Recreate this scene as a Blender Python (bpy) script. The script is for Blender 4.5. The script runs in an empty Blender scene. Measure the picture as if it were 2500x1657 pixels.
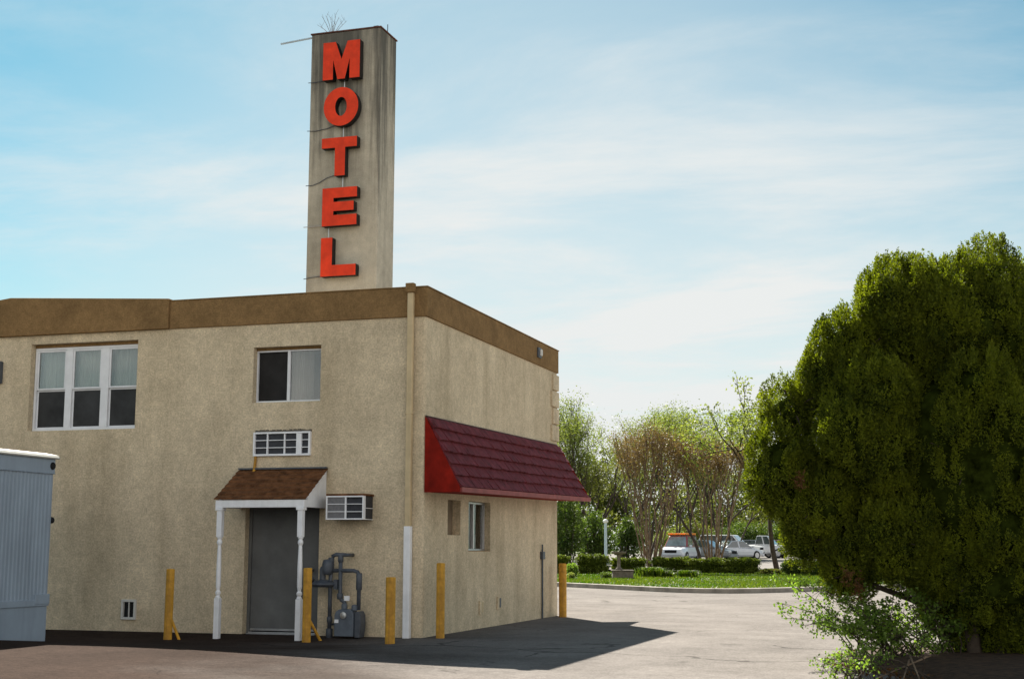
import bpy, bmesh, math, random
import numpy as np
from mathutils import Vector, Matrix
SC = bpy.context.scene
COL = SC.collection
rad = math.radians

# ------------------------------------------------------------------ camera
CAM = Vector((8.413, -21.802, 1.440))
YAW, PITCH, ROLL, FPX = 0.30611, 0.14772, 0.00257, 3427.0   # focal length in pixels of a 2500 px wide frame
f_ = Vector((-math.sin(YAW)*math.cos(PITCH), math.cos(YAW)*math.cos(PITCH), math.sin(PITCH)))
r0 = Vector((math.cos(YAW), math.sin(YAW), 0)); u0 = r0.cross(f_)
r_ = r0*math.cos(ROLL) + u0*math.sin(ROLL); u_ = -r0*math.sin(ROLL) + u0*math.cos(ROLL)
cd = bpy.data.cameras.new('camera'); cam = bpy.data.objects.new('camera', cd); COL.objects.link(cam)
cd.sensor_width = 36.0; cd.lens = 36.0*FPX/2500; cd.clip_start = .1; cd.clip_end = 6000
cam.matrix_world = Matrix((( r_.x, u_.x, -f_.x, CAM.x), (r_.y, u_.y, -f_.y, CAM.y), (r_.z, u_.z, -f_.z, CAM.z), (0,0,0,1)))
SC.camera = cam

# ------------------------------------------------------------------ light, sky, exposure
SUN_EL, SUN_AZ = rad(42.7), rad(-34.9)          # azimuth from +Y towards +X
sl = bpy.data.lights.new('sun', 'SUN'); sl.energy = 5.0; sl.angle = rad(.5); sl.color = (1.0, .93, .82)
so = bpy.data.objects.new('sun', sl); COL.objects.link(so)
sdir = Vector((math.sin(SUN_AZ)*math.cos(SUN_EL), math.cos(SUN_AZ)*math.cos(SUN_EL), math.sin(SUN_EL)))
so.rotation_euler = sdir.to_track_quat('Z', 'Y').to_euler(); so.location = (-20, 30, 40)
SC.view_settings.view_transform = 'Standard'; SC.view_settings.look = 'None'
SC.view_settings.exposure = 1.55; SC.view_settings.gamma = 1.0
w = bpy.data.worlds.new('World'); SC.world = w; w.use_nodes = True
nt = w.node_tree; N = nt.nodes; Lk = nt.links
bg = N['Background']; bg.inputs['Strength'].default_value = .05
sky = N.new('ShaderNodeTexSky'); sky.sky_type = 'NISHITA'; sky.sun_disc = False
sky.sun_elevation = SUN_EL; sky.sun_rotation = SUN_AZ; sky.air_density = 1.0; sky.dust_density = .25; sky.ozone_density = 1.5
tc = N.new('ShaderNodeTexCoord')
sx = N.new('ShaderNodeSeparateXYZ'); Lk.new(tc.outputs['Generated'], sx.inputs[0])
def wm(op, a, b=None, c=None, clamp=False):
    n = N.new('ShaderNodeMath'); n.operation = op; n.use_clamp = clamp
    for i, v in enumerate((a, b, c)):
        if v is None: continue
        if isinstance(v, (int, float)): n.inputs[i].default_value = v
        else: Lk.new(v, n.inputs[i])
    return n.outputs[0]
zz = wm('MAXIMUM', sx.outputs[2], 0.0)
den = wm('ADD', zz, .12)
cx_ = wm('DIVIDE', sx.outputs[0], den); cy_ = wm('DIVIDE', sx.outputs[1], den)
cv = N.new('ShaderNodeCombineXYZ'); Lk.new(cx_, cv.inputs[0]); Lk.new(cy_, cv.inputs[1])
mpn = N.new('ShaderNodeMapping'); mpn.inputs['Rotation'].default_value = (0, 0, -.45); mpn.inputs['Scale'].default_value = (.75, 1.35, 1); mpn.inputs['Location'].default_value = (3.3, 1.7, 0)
Lk.new(cv.outputs[0], mpn.inputs[0])
n1 = N.new('ShaderNodeTexNoise'); n1.inputs['Scale'].default_value = 1.15; n1.inputs['Detail'].default_value = 9; n1.inputs['Roughness'].default_value = .62; n1.inputs['Distortion'].default_value = .35
Lk.new(mpn.outputs[0], n1.inputs['Vector'])
mr = N.new('ShaderNodeMapRange'); mr.interpolation_type = 'SMOOTHSTEP'
mr.inputs['From Min'].default_value = .38; mr.inputs['From Max'].default_value = .74
Lk.new(n1.outputs['Fac'], mr.inputs['Value'])
haz = N.new('ShaderNodeMapRange'); haz.interpolation_type = 'SMOOTHSTEP'      # thin aerosol towards the horizon
haz.inputs['From Min'].default_value = .0; haz.inputs['From Max'].default_value = .34; haz.inputs['To Min'].default_value = 1; haz.inputs['To Max'].default_value = 0
Lk.new(zz, haz.inputs['Value'])
vd_ = wm('ADD', wm('ADD', wm('MULTIPLY', sx.outputs[0], math.sin(rad(-16))*math.cos(rad(7))), wm('MULTIPLY', sx.outputs[1], math.cos(rad(-16))*math.cos(rad(7)))), wm('MULTIPLY', sx.outputs[2], math.sin(rad(7))))
veil = N.new('ShaderNodeMapRange'); veil.interpolation_type = 'SMOOTHSTEP'; veil.inputs['From Min'].default_value = math.cos(rad(26)); veil.inputs['From Max'].default_value = 1; Lk.new(vd_, veil.inputs['Value'])
hz_ = wm('ADD', wm('MULTIPLY', haz.outputs[0], .42), wm('MULTIPLY', veil.outputs[0], .52))
fac = wm('MULTIPLY_ADD', mr.outputs[0], .46, hz_, clamp=True)
tint = N.new('ShaderNodeMix'); tint.data_type = 'RGBA'; tint.blend_type = 'MULTIPLY'; tint.inputs[0].default_value = 1
Lk.new(sky.outputs[0], tint.inputs[6]); tint.inputs[7].default_value = (.41, .73, .66, 1)
cm = N.new('ShaderNodeMix'); cm.data_type = 'RGBA'; Lk.new(fac, cm.inputs[0]); Lk.new(tint.outputs[2], cm.inputs[6])
cm.inputs[7].default_value = (5.7, 5.85, 5.8, 1)
# added cloud bank, unseen low behind the camera, to brighten the shaded walls
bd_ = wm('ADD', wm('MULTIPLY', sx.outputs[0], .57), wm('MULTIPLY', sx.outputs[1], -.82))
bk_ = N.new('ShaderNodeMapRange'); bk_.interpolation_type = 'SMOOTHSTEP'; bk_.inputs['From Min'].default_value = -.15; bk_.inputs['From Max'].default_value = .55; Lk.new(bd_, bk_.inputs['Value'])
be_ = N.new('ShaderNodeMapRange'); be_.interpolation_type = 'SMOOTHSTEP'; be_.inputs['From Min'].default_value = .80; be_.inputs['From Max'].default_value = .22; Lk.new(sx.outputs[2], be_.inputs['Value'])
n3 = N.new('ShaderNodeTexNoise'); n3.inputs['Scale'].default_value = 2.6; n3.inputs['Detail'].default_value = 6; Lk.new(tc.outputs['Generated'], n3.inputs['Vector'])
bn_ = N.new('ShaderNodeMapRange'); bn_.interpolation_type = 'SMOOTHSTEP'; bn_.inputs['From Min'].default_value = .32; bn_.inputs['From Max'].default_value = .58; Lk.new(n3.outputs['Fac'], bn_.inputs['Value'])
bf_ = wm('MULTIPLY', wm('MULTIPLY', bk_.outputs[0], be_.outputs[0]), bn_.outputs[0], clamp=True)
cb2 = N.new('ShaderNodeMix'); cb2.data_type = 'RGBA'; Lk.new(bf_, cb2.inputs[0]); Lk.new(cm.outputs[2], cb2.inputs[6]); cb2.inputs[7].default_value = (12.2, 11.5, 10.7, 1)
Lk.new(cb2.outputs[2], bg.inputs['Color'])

# ------------------------------------------------------------------ helpers
def at(px, py, d):
    'world point seen at photo pixel px, py, d metres ahead of the camera'
    r = f_*FPX + r_*(px-1250) - u_*(py-828.5)
    fl = Vector((-math.sin(YAW), math.cos(YAW), 0))
    return CAM + r*(d/r.dot(fl))
FW = Vector((-math.sin(YAW), math.cos(YAW), 0)); RT = r0.copy()

def mat(name, col, rough=.8, var=.15, scale=3.0, bump=0, bscale=60, spec=.3, metal=0, streak=None, col2=None, detail=6, coat=0, grain=None, runs=None, patch=None, cracks=None):
    m = bpy.data.materials.new(name); m.use_nodes = True
    n = m.node_tree.nodes; l = m.node_tree.links; p = n['Principled BSDF']
    p.inputs['Roughness'].default_value = rough; p.inputs['Metallic'].default_value = metal
    p.inputs['Specular IOR Level'].default_value = spec; p.inputs['Coat Weight'].default_value = coat
    t = n.new('ShaderNodeTexCoord'); geo = n.new('ShaderNodeNewGeometry')
    no = n.new('ShaderNodeTexNoise'); no.inputs['Scale'].default_value = scale; no.inputs['Detail'].default_value = detail; no.inputs['Roughness'].default_value = .62
    l.new(t.outputs['Object'], no.inputs['Vector'])
    mx = n.new('ShaderNodeMix'); mx.data_type = 'RGBA'
    c2 = col2 if col2 else tuple(c*(1-2*var) for c in col)
    c1 = col if col2 else tuple(min(1, c*(1+2*var)) for c in col)
    mx.inputs[6].default_value = (*c1, 1); mx.inputs[7].default_value = (*c2, 1)
    rr = n.new('ShaderNodeMapRange'); rr.inputs['From Min'].default_value = .3; rr.inputs['From Max'].default_value = .7
    l.new(no.outputs['Fac'], rr.inputs['Value']); l.new(rr.outputs[0], mx.inputs[0])
    out = mx.outputs[2]
    if streak:      # vertical dirt runs: (colour, amount, horizontal scale)
        sc_, am, hs = streak
        mp = n.new('ShaderNodeMapping'); mp.inputs['Scale'].default_value = (hs, hs, .12*hs if hs < 4 else .35)
        l.new(t.outputs['Object'], mp.inputs[0])
        n2 = n.new('ShaderNodeTexNoise'); n2.inputs['Scale'].default_value = 1; n2.inputs['Detail'].default_value = 5; n2.inputs['Roughness'].default_value = .6
        l.new(mp.outputs[0], n2.inputs['Vector'])
        r2 = n.new('ShaderNodeMapRange'); r2.inputs['From Min'].default_value = .46; r2.inputs['From Max'].default_value = .72; r2.inputs['To Max'].default_value = am
        l.new(n2.outputs['Fac'], r2.inputs['Value'])
        m2 = n.new('ShaderNodeMix'); m2.data_type = 'RGBA'; l.new(r2.outputs[0], m2.inputs[0]); l.new(out, m2.inputs[6]); m2.inputs[7].default_value = (*sc_, 1)
        out = m2.outputs[2]
    def mult(outp, facn, lo, hi, a_, b_):
        r3 = n.new('ShaderNodeMapRange'); r3.inputs['From Min'].default_value = lo; r3.inputs['From Max'].default_value = hi; r3.inputs['To Min'].default_value = a_; r3.inputs['To Max'].default_value = b_
        l.new(facn, r3.inputs['Value']); m3 = n.new('ShaderNodeMix'); m3.data_type = 'RGBA'; m3.blend_type = 'MULTIPLY'; m3.inputs[0].default_value = 1
        l.new(outp, m3.inputs[6]); l.new(r3.outputs[0], m3.inputs[7]); return m3.outputs[2]
    if grain:       # sand or aggregate speckle: (scale, amount)
        for gs, ga in grain:
            ng = n.new('ShaderNodeTexNoise'); ng.inputs['Scale'].default_value = gs; ng.inputs['Detail'].default_value = 2; l.new(t.outputs['Object'], ng.inputs['Vector'])
            out = mult(out, ng.outputs['Fac'], .32, .68, 1-ga, 1+ga)
    if cracks:      # wandering hairline cracks and oil drips: (scale, width, darkness)
        nd = n.new('ShaderNodeTexNoise'); nd.inputs['Scale'].default_value = cracks[0]*2.5; nd.inputs['Detail'].default_value = 5; l.new(t.outputs['Object'], nd.inputs['Vector'])
        mxv = n.new('ShaderNodeMix'); mxv.data_type = 'RGBA'; mxv.blend_type = 'LINEAR_LIGHT'; mxv.inputs[0].default_value = .9; l.new(t.outputs['Object'], mxv.inputs[6]); l.new(nd.outputs['Color'], mxv.inputs[7])
        vo = n.new('ShaderNodeTexVoronoi'); vo.feature = 'DISTANCE_TO_EDGE'; vo.inputs['Scale'].default_value = cracks[0]; l.new(mxv.outputs[2], vo.inputs['Vector'])
        nm = n.new('ShaderNodeTexNoise'); nm.inputs['Scale'].default_value = .22; nm.inputs['Detail'].default_value = 3; l.new(t.outputs['Object'], nm.inputs['Vector'])
        rm_ = n.new('ShaderNodeMapRange'); rm_.inputs['From Min'].default_value = .46; rm_.inputs['From Max'].default_value = .60; rm_.inputs['To Max'].default_value = cracks[1]; l.new(nm.outputs['Fac'], rm_.inputs['Value'])
        cmp_ = n.new('ShaderNodeMath'); cmp_.operation = 'SUBTRACT'; l.new(rm_.outputs[0], cmp_.inputs[0]); l.new(vo.outputs['Distance'], cmp_.inputs[1])
        out = mult(out, cmp_.outputs[0], 0.0, cracks[1]*.5, 1.0, 1-cracks[2])
        no_ = n.new('ShaderNodeTexNoise'); no_.inputs['Scale'].default_value = 1.1; no_.inputs['Detail'].default_value = 4; no_.inputs['Distortion'].default_value = .5; l.new(t.outputs['Object'], no_.inputs['Vector'])
        out = mult(out, no_.outputs['Fac'], .66, .74, 1.0, .72)
    if runs:        # soot washed down from the coping: (z low, z high, colour)
        sp_ = n.new('ShaderNodeSeparateXYZ'); l.new(t.outputs['Object'], sp_.inputs[0])
        rz_n = n.new('ShaderNodeMapRange'); rz_n.inputs['From Min'].default_value = runs[0]; rz_n.inputs['From Max'].default_value = runs[1]; rz_n.inputs['To Min'].default_value = -.16; rz_n.inputs['To Max'].default_value = .22; l.new(sp_.outputs[2], rz_n.inputs['Value'])
        mp = n.new('ShaderNodeMapping'); mp.inputs['Scale'].default_value = (3.1, 3.1, .16); l.new(t.outputs['Object'], mp.inputs[0])
        n5 = n.new('ShaderNodeTexNoise'); n5.inputs['Scale'].default_value = 1; n5.inputs['Detail'].default_value = 7; n5.inputs['Roughness'].default_value = .68; l.new(mp.outputs[0], n5.inputs['Vector'])
        ad = n.new('ShaderNodeMath'); ad.operation = 'ADD'; l.new(n5.outputs['Fac'], ad.inputs[0]); l.new(rz_n.outputs[0], ad.inputs[1])
        r5 = n.new('ShaderNodeMapRange'); r5.interpolation_type = 'SMOOTHSTEP'; r5.inputs['From Min'].default_value = .46; r5.inputs['From Max'].default_value = .78; r5.inputs['To Max'].default_value = .85; l.new(ad.outputs[0], r5.inputs['Value'])
        m5 = n.new('ShaderNodeMix'); m5.data_type = 'RGBA'; l.new(r5.outputs[0], m5.inputs[0]); l.new(out, m5.inputs[6]); m5.inputs[7].default_value = (*runs[2], 1); out = m5.outputs[2]
    if patch:       # brown dirt plus painted vignette darkening towards -x, ragged edge: (x0, x1, colour factor)
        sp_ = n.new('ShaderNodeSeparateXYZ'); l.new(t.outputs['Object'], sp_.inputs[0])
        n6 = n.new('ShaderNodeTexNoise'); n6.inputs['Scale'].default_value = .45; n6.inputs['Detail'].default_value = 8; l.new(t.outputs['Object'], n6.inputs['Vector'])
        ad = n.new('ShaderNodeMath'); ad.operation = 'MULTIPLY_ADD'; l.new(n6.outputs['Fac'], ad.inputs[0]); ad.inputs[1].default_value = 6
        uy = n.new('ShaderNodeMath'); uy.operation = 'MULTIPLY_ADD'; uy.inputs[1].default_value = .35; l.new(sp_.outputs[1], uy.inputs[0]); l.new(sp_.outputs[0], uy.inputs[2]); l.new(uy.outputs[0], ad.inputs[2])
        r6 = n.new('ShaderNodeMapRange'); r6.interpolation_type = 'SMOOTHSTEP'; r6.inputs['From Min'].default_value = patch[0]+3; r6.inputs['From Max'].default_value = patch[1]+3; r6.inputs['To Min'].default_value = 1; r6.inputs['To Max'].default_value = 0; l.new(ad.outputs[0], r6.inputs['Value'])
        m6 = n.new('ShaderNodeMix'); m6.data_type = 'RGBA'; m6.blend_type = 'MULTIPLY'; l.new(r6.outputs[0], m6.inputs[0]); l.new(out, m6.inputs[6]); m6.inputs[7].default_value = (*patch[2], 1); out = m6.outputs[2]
    l.new(out, p.inputs['Base Color'])
    if bump:
        nb = n.new('ShaderNodeTexNoise'); nb.inputs['Scale'].default_value = bscale; nb.inputs['Detail'].default_value = 4
        l.new(t.outputs['Object'], nb.inputs['Vector'])
        b = n.new('ShaderNodeBump'); b.inputs['Strength'].default_value = bump; b.inputs['Distance'].default_value = .02
        l.new(nb.outputs['Fac'], b.inputs['Height']); l.new(b.outputs[0], p.inputs['Normal'])
    return m

def leafmat(name, col, col2, trans=.45, rough=.55, clump=.9):
    'leaf: diffuse + translucent, colour varying leaf by leaf and branch by branch'
    m = bpy.data.materials.new(name); m.use_nodes = True
    n = m.node_tree.nodes; l = m.node_tree.links; p = n['Principled BSDF']; o = n['Material Output']
    g = n.new('ShaderNodeNewGeometry'); t = n.new('ShaderNodeTexCoord')
    no = n.new('ShaderNodeTexNoise'); no.inputs['Scale'].default_value = clump; no.inputs['Detail'].default_value = 3; l.new(t.outputs['Object'], no.inputs['Vector'])
    a = n.new('ShaderNodeMath'); a.operation = 'MULTIPLY_ADD'; l.new(g.outputs['Random Per Island'], a.inputs[0]); a.inputs[1].default_value = .6
    b = n.new('ShaderNodeMapRange'); b.inputs['From Min'].default_value = .3; b.inputs['From Max'].default_value = .7; b.inputs['To Max'].default_value = .5; b.inputs['To Min'].default_value = -.1
    l.new(no.outputs['Fac'], b.inputs['Value']); l.new(b.outputs[0], a.inputs[2]); a.use_clamp = True
    mx = n.new('ShaderNodeMix'); mx.data_type = 'RGBA'; l.new(a.outputs[0], mx.inputs[0]); mx.inputs[6].default_value = (*col, 1); mx.inputs[7].default_value = (*col2, 1)
    l.new(mx.outputs[2], p.inputs['Base Color']); p.inputs['Roughness'].default_value = rough; p.inputs['Specular IOR Level'].default_value = .25
    tr = n.new('ShaderNodeBsdfTranslucent'); h = n.new('ShaderNodeMix'); h.data_type = 'RGBA'; h.blend_type = 'MULTIPLY'; h.inputs[0].default_value = 1
    l.new(mx.outputs[2], h.inputs[6]); h.inputs[7].default_value = (1.5, 1.6, .7, 1); l.new(h.outputs[2], tr.inputs['Color'])
    s = n.new('ShaderNodeMixShader'); s.inputs[0].default_value = trans
    l.new(p.outputs[0], s.inputs[1]); l.new(tr.outputs[0], s.inputs[2]); l.new(s.outputs[0], o.inputs['Surface'])
    return m

def glassmat(name, col=(.02, .025, .03), rough=.03, spec=.6):
    m = bpy.data.materials.new(name); m.use_nodes = True
    n = m.node_tree.nodes; l = m.node_tree.links; o = n['Material Output']
    tr = n.new('ShaderNodeBsdfTransparent'); tr.inputs['Color'].default_value = (.82, .86, .86, 1)
    gl = n.new('ShaderNodeBsdfGlossy'); gl.inputs['Roughness'].default_value = rough
    fr = n.new('ShaderNodeFresnel'); fr.inputs['IOR'].default_value = 1.6
    t = n.new('ShaderNodeTexCoord'); nb = n.new('ShaderNodeTexNoise'); nb.inputs['Scale'].default_value = 1.6; l.new(t.outputs['Object'], nb.inputs['Vector'])
    b = n.new('ShaderNodeBump'); b.inputs['Strength'].default_value = .06; b.inputs['Distance'].default_value = .05; l.new(nb.outputs['Fac'], b.inputs['Height']); l.new(b.outputs[0], gl.inputs['Normal'])
    s = n.new('ShaderNodeMixShader'); ad = n.new('ShaderNodeMath'); ad.operation = 'ADD'; ad.inputs[1].default_value = .04; l.new(fr.outputs[0], ad.inputs[0])
    l.new(ad.outputs[0], s.inputs[0]); l.new(tr.outputs[0], s.inputs[1]); l.new(gl.outputs[0], s.inputs[2]); l.new(s.outputs[0], o.inputs['Surface'])
    return m

class MB:
    def __init__(s): s.v = []; s.f = []; s.mi = []; s.cur = 0
    def add(s, vs, fs):
        o = len(s.v); s.v += [tuple(p) for p in vs]
        for q in fs: s.f.append(tuple(i+o for i in q)); s.mi.append(s.cur)
    def box(s, x0, x1, y0, y1, z0, z1):
        if x0 > x1: x0, x1 = x1, x0
        if y0 > y1: y0, y1 = y1, y0
        if z0 > z1: z0, z1 = z1, z0
        v = [(x, y, z) for z in (z0, z1) for y in (y0, y1) for x in (x0, x1)]
        s.add(v, [(0,2,3,1), (4,5,7,6), (0,1,5,4), (2,6,7,3), (0,4,6,2), (1,3,7,5)]); return s
    def quad(s, a, b, c, d): s.add([a, b, c, d], [(0,1,2,3)]); return s
    def prism(s, poly, ax, a0, a1):
        'poly of 2-D points in the other two axes, extruded along axis ax'
        n = len(poly)
        def P(p, a):
            q = list(p); q.insert(ax, a); return tuple(q)
        vs = [P(p, a0) for p in poly] + [P(p, a1) for p in poly]
        fs = [tuple(range(n))[::-1], tuple(range(n, 2*n))] + [(i, (i+1) % n, n+(i+1) % n, n+i) for i in range(n)]
        s.add(vs, fs); return s
    def tube(s, pts, r, n=10, caps=True):
        pts = [Vector(p) for p in pts]; R = r if isinstance(r, (list, tuple)) else [r]*len(pts)
        rings = []
        for i, p in enumerate(pts):
            t = (pts[min(i+1, len(pts)-1)] - pts[max(i-1, 0)]).normalized()
            a = Vector((0,0,1)) if abs(t.z) < .9 else Vector((1,0,0))
            x = t.cross(a).normalized(); y = t.cross(x)
            rings.append([p + (x*math.cos(k*2*math.pi/n) + y*math.sin(k*2*math.pi/n))*R[i] for k in range(n)])
        vs = [q for rg in rings for q in rg]; fs = []
        for i in range(len(pts)-1):
            for k in range(n): fs.append((i*n+k, i*n+(k+1) % n, (i+1)*n+(k+1) % n, (i+1)*n+k))
        if caps: fs += [tuple(range(n))[::-1], tuple((len(pts)-1)*n+k for k in range(n))]
        s.add(vs, fs); return s
    def lathe(s, prof, c, n=20, ax='z'):
        vs = []; fs = []
        for r, h in prof:
            for k in range(n):
                a = k*2*math.pi/n; x, y = r*math.cos(a), r*math.sin(a)
                vs.append((c[0]+x, c[1]+y, c[2]+h) if ax == 'z' else ((c[0]+x, c[1]+h, c[2]+y) if ax == 'y' else (c[0]+h, c[1]+x, c[2]+y)))
        for i in range(len(prof)-1):
            for k in range(n): fs.append((i*n+k, i*n+(k+1) % n, (i+1)*n+(k+1) % n, (i+1)*n+k))
        fs += [tuple(range(n))[::-1], tuple((len(prof)-1)*n+k for k in range(n))]
        s.add(vs, fs); return s

def thing(name, label, cat, loc=(0,0,0), rz=0, group=None):
    o = bpy.data.objects.new(name, None); COL.objects.link(o); o.location = loc; o.rotation_euler = (0, 0, rz); o.empty_display_size = .1
    o['label'] = label; o['category'] = cat
    if group: o['group'] = group
    return o
def tag(o, label, cat, group=None, kind=None):
    o['label'] = label; o['category'] = cat
    if group: o['group'] = group
    if kind: o['kind'] = kind
    return o
def link(name, me, mats, parent=None, world=True, smooth=False, bevel=0, label=None):
    for m in (mats if isinstance(mats, (list, tuple)) else [mats]): me.materials.append(m)
    o = bpy.data.objects.new(name, me); COL.objects.link(o)
    if parent:
        o.parent = parent
        if world:
            if parent.parent is None: o.matrix_parent_inverse = Matrix.Translation(-parent.location)
    if smooth: me.polygons.foreach_set('use_smooth', [True]*len(me.polygons))
    if bevel:
        b = o.modifiers.new('bevel', 'BEVEL'); b.width = bevel; b.segments = 2; b.limit_method = 'ANGLE'
    if label: o['label'] = label
    return o
def obj(name, mb, mats, parent=None, world=True, smooth=False, bevel=0, label=None, flip=True):
    me = bpy.data.meshes.new(name); me.from_pydata(mb.v, [], mb.f)
    if flip:
        bm = bmesh.new(); bm.from_mesh(me); bmesh.ops.recalc_face_normals(bm, faces=bm.faces); bm.to_mesh(me); bm.free()
    if any(mb.mi): me.polygons.foreach_set('material_index', mb.mi)
    return link(name, me, mats, parent, world, smooth, bevel, label)
def npmesh(name, V, F):
    'fast mesh: V (n,3), F (m,k) of one face size'
    me = bpy.data.meshes.new(name); V = np.asarray(V, np.float32); F = np.asarray(F, np.int32); k = F.shape[1]
    me.vertices.add(len(V)); me.vertices.foreach_set('co', V.ravel())
    me.loops.add(F.size); me.loops.foreach_set('vertex_index', F.ravel())
    me.polygons.add(len(F)); me.polygons.foreach_set('loop_start', np.arange(0, F.size, k, dtype=np.int32))
    me.update(calc_edges=True); me.validate(); return me
def copy_tree(o, parent=None):
    c = o.copy(); COL.objects.link(c)
    if parent: c.parent = parent
    for ch in list(o.children): copy_tree(ch, c)
    return c
def structure(o): o['kind'] = 'structure'; return o

def leaves(rng, C, size, up=.0, aspect=.55, outward=None, ow=0.0, jit=.5):
    'diamond leaves (4 verts) at centres C; returns V, F'
    n = len(C)
    d = rng.normal(size=(n, 3)); d[:, 2] += up
    if outward is not None: d += outward*ow
    d /= np.linalg.norm(d, axis=1)[:, None]+1e-9
    e = rng.normal(size=(n, 3)); e -= (e*d).sum(1)[:, None]*d; e /= np.linalg.norm(e, axis=1)[:, None]+1e-9
    s = (size*(1-jit/2+jit*rng.random(n)))[:, None]
    V = np.stack([C-d*s*.5, C+e*s*aspect*.5, C+d*s*.5, C-e*s*aspect*.5], 1).reshape(-1, 3)
    return V, np.arange(4*n).reshape(-1, 4)

def tubes(segs, n=5):
    'segments (p0, p1, r0, r1) as open tapered tubes'
    S = np.array([[*a, *b, c, d] for a, b, c, d in segs], float)
    p0, p1, ra, rb = S[:, :3], S[:, 3:6], S[:, 6], S[:, 7]
    t = p1-p0; t /= np.linalg.norm(t, axis=1)[:, None]+1e-9
    a = np.where((np.abs(t[:, 2]) < .9)[:, None], np.array([[0, 0, 1.]]), np.array([[1., 0, 0]]))
    x = np.cross(t, a); x /= np.linalg.norm(x, axis=1)[:, None]; y = np.cross(t, x)
    an = np.arange(n)*2*np.pi/n
    cir = x[:, None, :]*np.cos(an)[None, :, None] + y[:, None, :]*np.sin(an)[None, :, None]
    V = np.concatenate([p0[:, None]+cir*ra[:, None, None], p1[:, None]+cir*rb[:, None, None]], 1).reshape(-1, 3)
    k = np.arange(n); base = np.stack([k, (k+1) % n, n+(k+1) % n, n+k], 1)
    F = (np.arange(len(S))[:, None, None]*2*n + base[None]).reshape(-1, 4)
    return V, F

# ------------------------------------------------------------------ materials
M = {}
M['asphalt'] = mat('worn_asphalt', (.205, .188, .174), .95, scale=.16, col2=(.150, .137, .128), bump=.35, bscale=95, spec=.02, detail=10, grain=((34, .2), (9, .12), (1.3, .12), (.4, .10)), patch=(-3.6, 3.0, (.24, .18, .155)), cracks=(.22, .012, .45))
M['lot'] = mat('far_asphalt', (.16, .15, .14), .92, .1, .3, spec=.15)
M['stucco'] = mat('beige_stucco', (.68, .565, .40), .95, scale=.9, col2=(.54, .445, .31), bump=.55, bscale=70, spec=.1, streak=((.25, .19, .11), .34, 1.5), detail=8, grain=((34, .17), (11, .09), (3.2, .07)))
M['fascia'] = mat('brown_stucco_band', (.225, .138, .062), .95, .10, 1.6, bump=.5, bscale=70, spec=.1, grain=((34, .16), (10, .09)))
M['infill'] = mat('shade_toned_infill', (.20, .15, .10), .9, .12, 3, bump=.3, bscale=40)  # shade inside the recess is put into this darker colour
M['roof'] = mat('flat_roof_felt', (.12, .115, .11), .9, .1, 2)
M['white'] = mat('white_paint', (.84, .85, .88), .5, .04, 6, spec=.4, streak=((.55, .52, .48), .25, 9))
M['vinyl'] = mat('white_vinyl', (.72, .73, .76), .4, .04, 4, spec=.4)
M['beigepipe'] = mat('beige_pipe_paint', (.56, .44, .265), .6, .06, 5, spec=.3, streak=((.3, .22, .13), .3, 9))
M['door'] = mat('dark_grey_door', (.115, .117, .117), .6, .12, 2.2, spec=.3, streak=((.1, .1, .09), .3, 6))
M['metal'] = mat('bare_metal', (.5, .5, .5), .35, .08, 9, metal=.8)
M['darkmetal'] = mat('dark_painted_metal', (.07, .08, .098), .5, .15, 8, spec=.4)
M['meter'] = mat('grey_meter_paint', (.10, .12, .15), .5, .12, 8, spec=.4)
M['black'] = mat('black_recess', (.012, .012, .013), .8, .1, 5)
M['louvre'] = mat('dark_louvre', (.03, .032, .04), .5, .15, 12)
M['yellow'] = mat('yellow_bollard_paint', (.60, .315, .035), .65, .14, 5, spec=.3, streak=((.22, .10, .03), .7, 6), grain=((14, .15),), bump=.1, bscale=30)
M['shingle_brown'] = mat('brown_shingle', (.14, .062, .028), .92, .3, 7, bump=.5, bscale=45, spec=.1)
M['shingle_red'] = mat('maroon_shake', (.118, .020, .024), .8, .25, 5, bump=.5, bscale=25, spec=.18, streak=((.27, .06, .085), .45, 12))
M['redpanel'] = mat('red_painted_panel', (.23, .012, .006), .8, .2, 3.5, spec=.1, streak=((.12, .01, .008), .6, 3))
M['redtrim'] = mat('faded_red_trim', (.26, .06, .055), .6, .12, 4, spec=.3)
M['concrete_tower'] = mat('stained_render', (.55, .495, .40), .95, scale=.8, col2=(.42, .375, .30), bump=.3, bscale=30, spec=.1, streak=((.17, .155, .13), .5, 1.3), grain=((30, .08), (5, .07)), runs=(8.0, 15.5, (.07, .068, .062)))
M['letter_red'] = mat('red_letter_face', (.78, .052, .014), .55, .08, 2.5, spec=.2, streak=((.5, .03, .015), .35, 3.5), grain=((6, .06),))
M['letter_side'] = mat('black_letter_return', (.010, .009, .009), .6, .1, 5)
M['coping'] = mat('rusty_coping', (.12, .05, .035), .8, .2, 5)
M['trailer'] = mat('white_trailer_sky_tint', (.27, .335, .41), .5, .05, 1.5, spec=.4, streak=((.16, .2, .25), .5, 3.1))  # white trailer side; blue skylight and shade put into the base colour
M['trailer_white'] = mat('white_trailer_roof', (.42, .42, .39), .5, .04, 3)
M['curtain'] = mat('pale_curtain', (.62, .60, .56), .9, .06, 2, streak=((.40, .38, .36), .6, 12))
M['curtain_pink'] = mat('faded_curtain', (.6, .52, .48), .9, .06, 2, streak=((.38, .3, .27), .7, 11))
M['curtain_dark'] = mat('dark_brown_curtain', (.06, .045, .035), .9, .1, 2, streak=((.03, .02, .018), .7, 9))
M['screen'] = mat('insect_screen', (.03, .031, .033), .6, .3, 1.7)
M['screen_dark'] = mat('fine_dark_screen', (.016, .015, .015), .8, .25, 3)
M['room'] = mat('dim_room_wall', (.2, .18, .15), .9, .05, 1)
M['glass'] = glassmat('window_glass')
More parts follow.
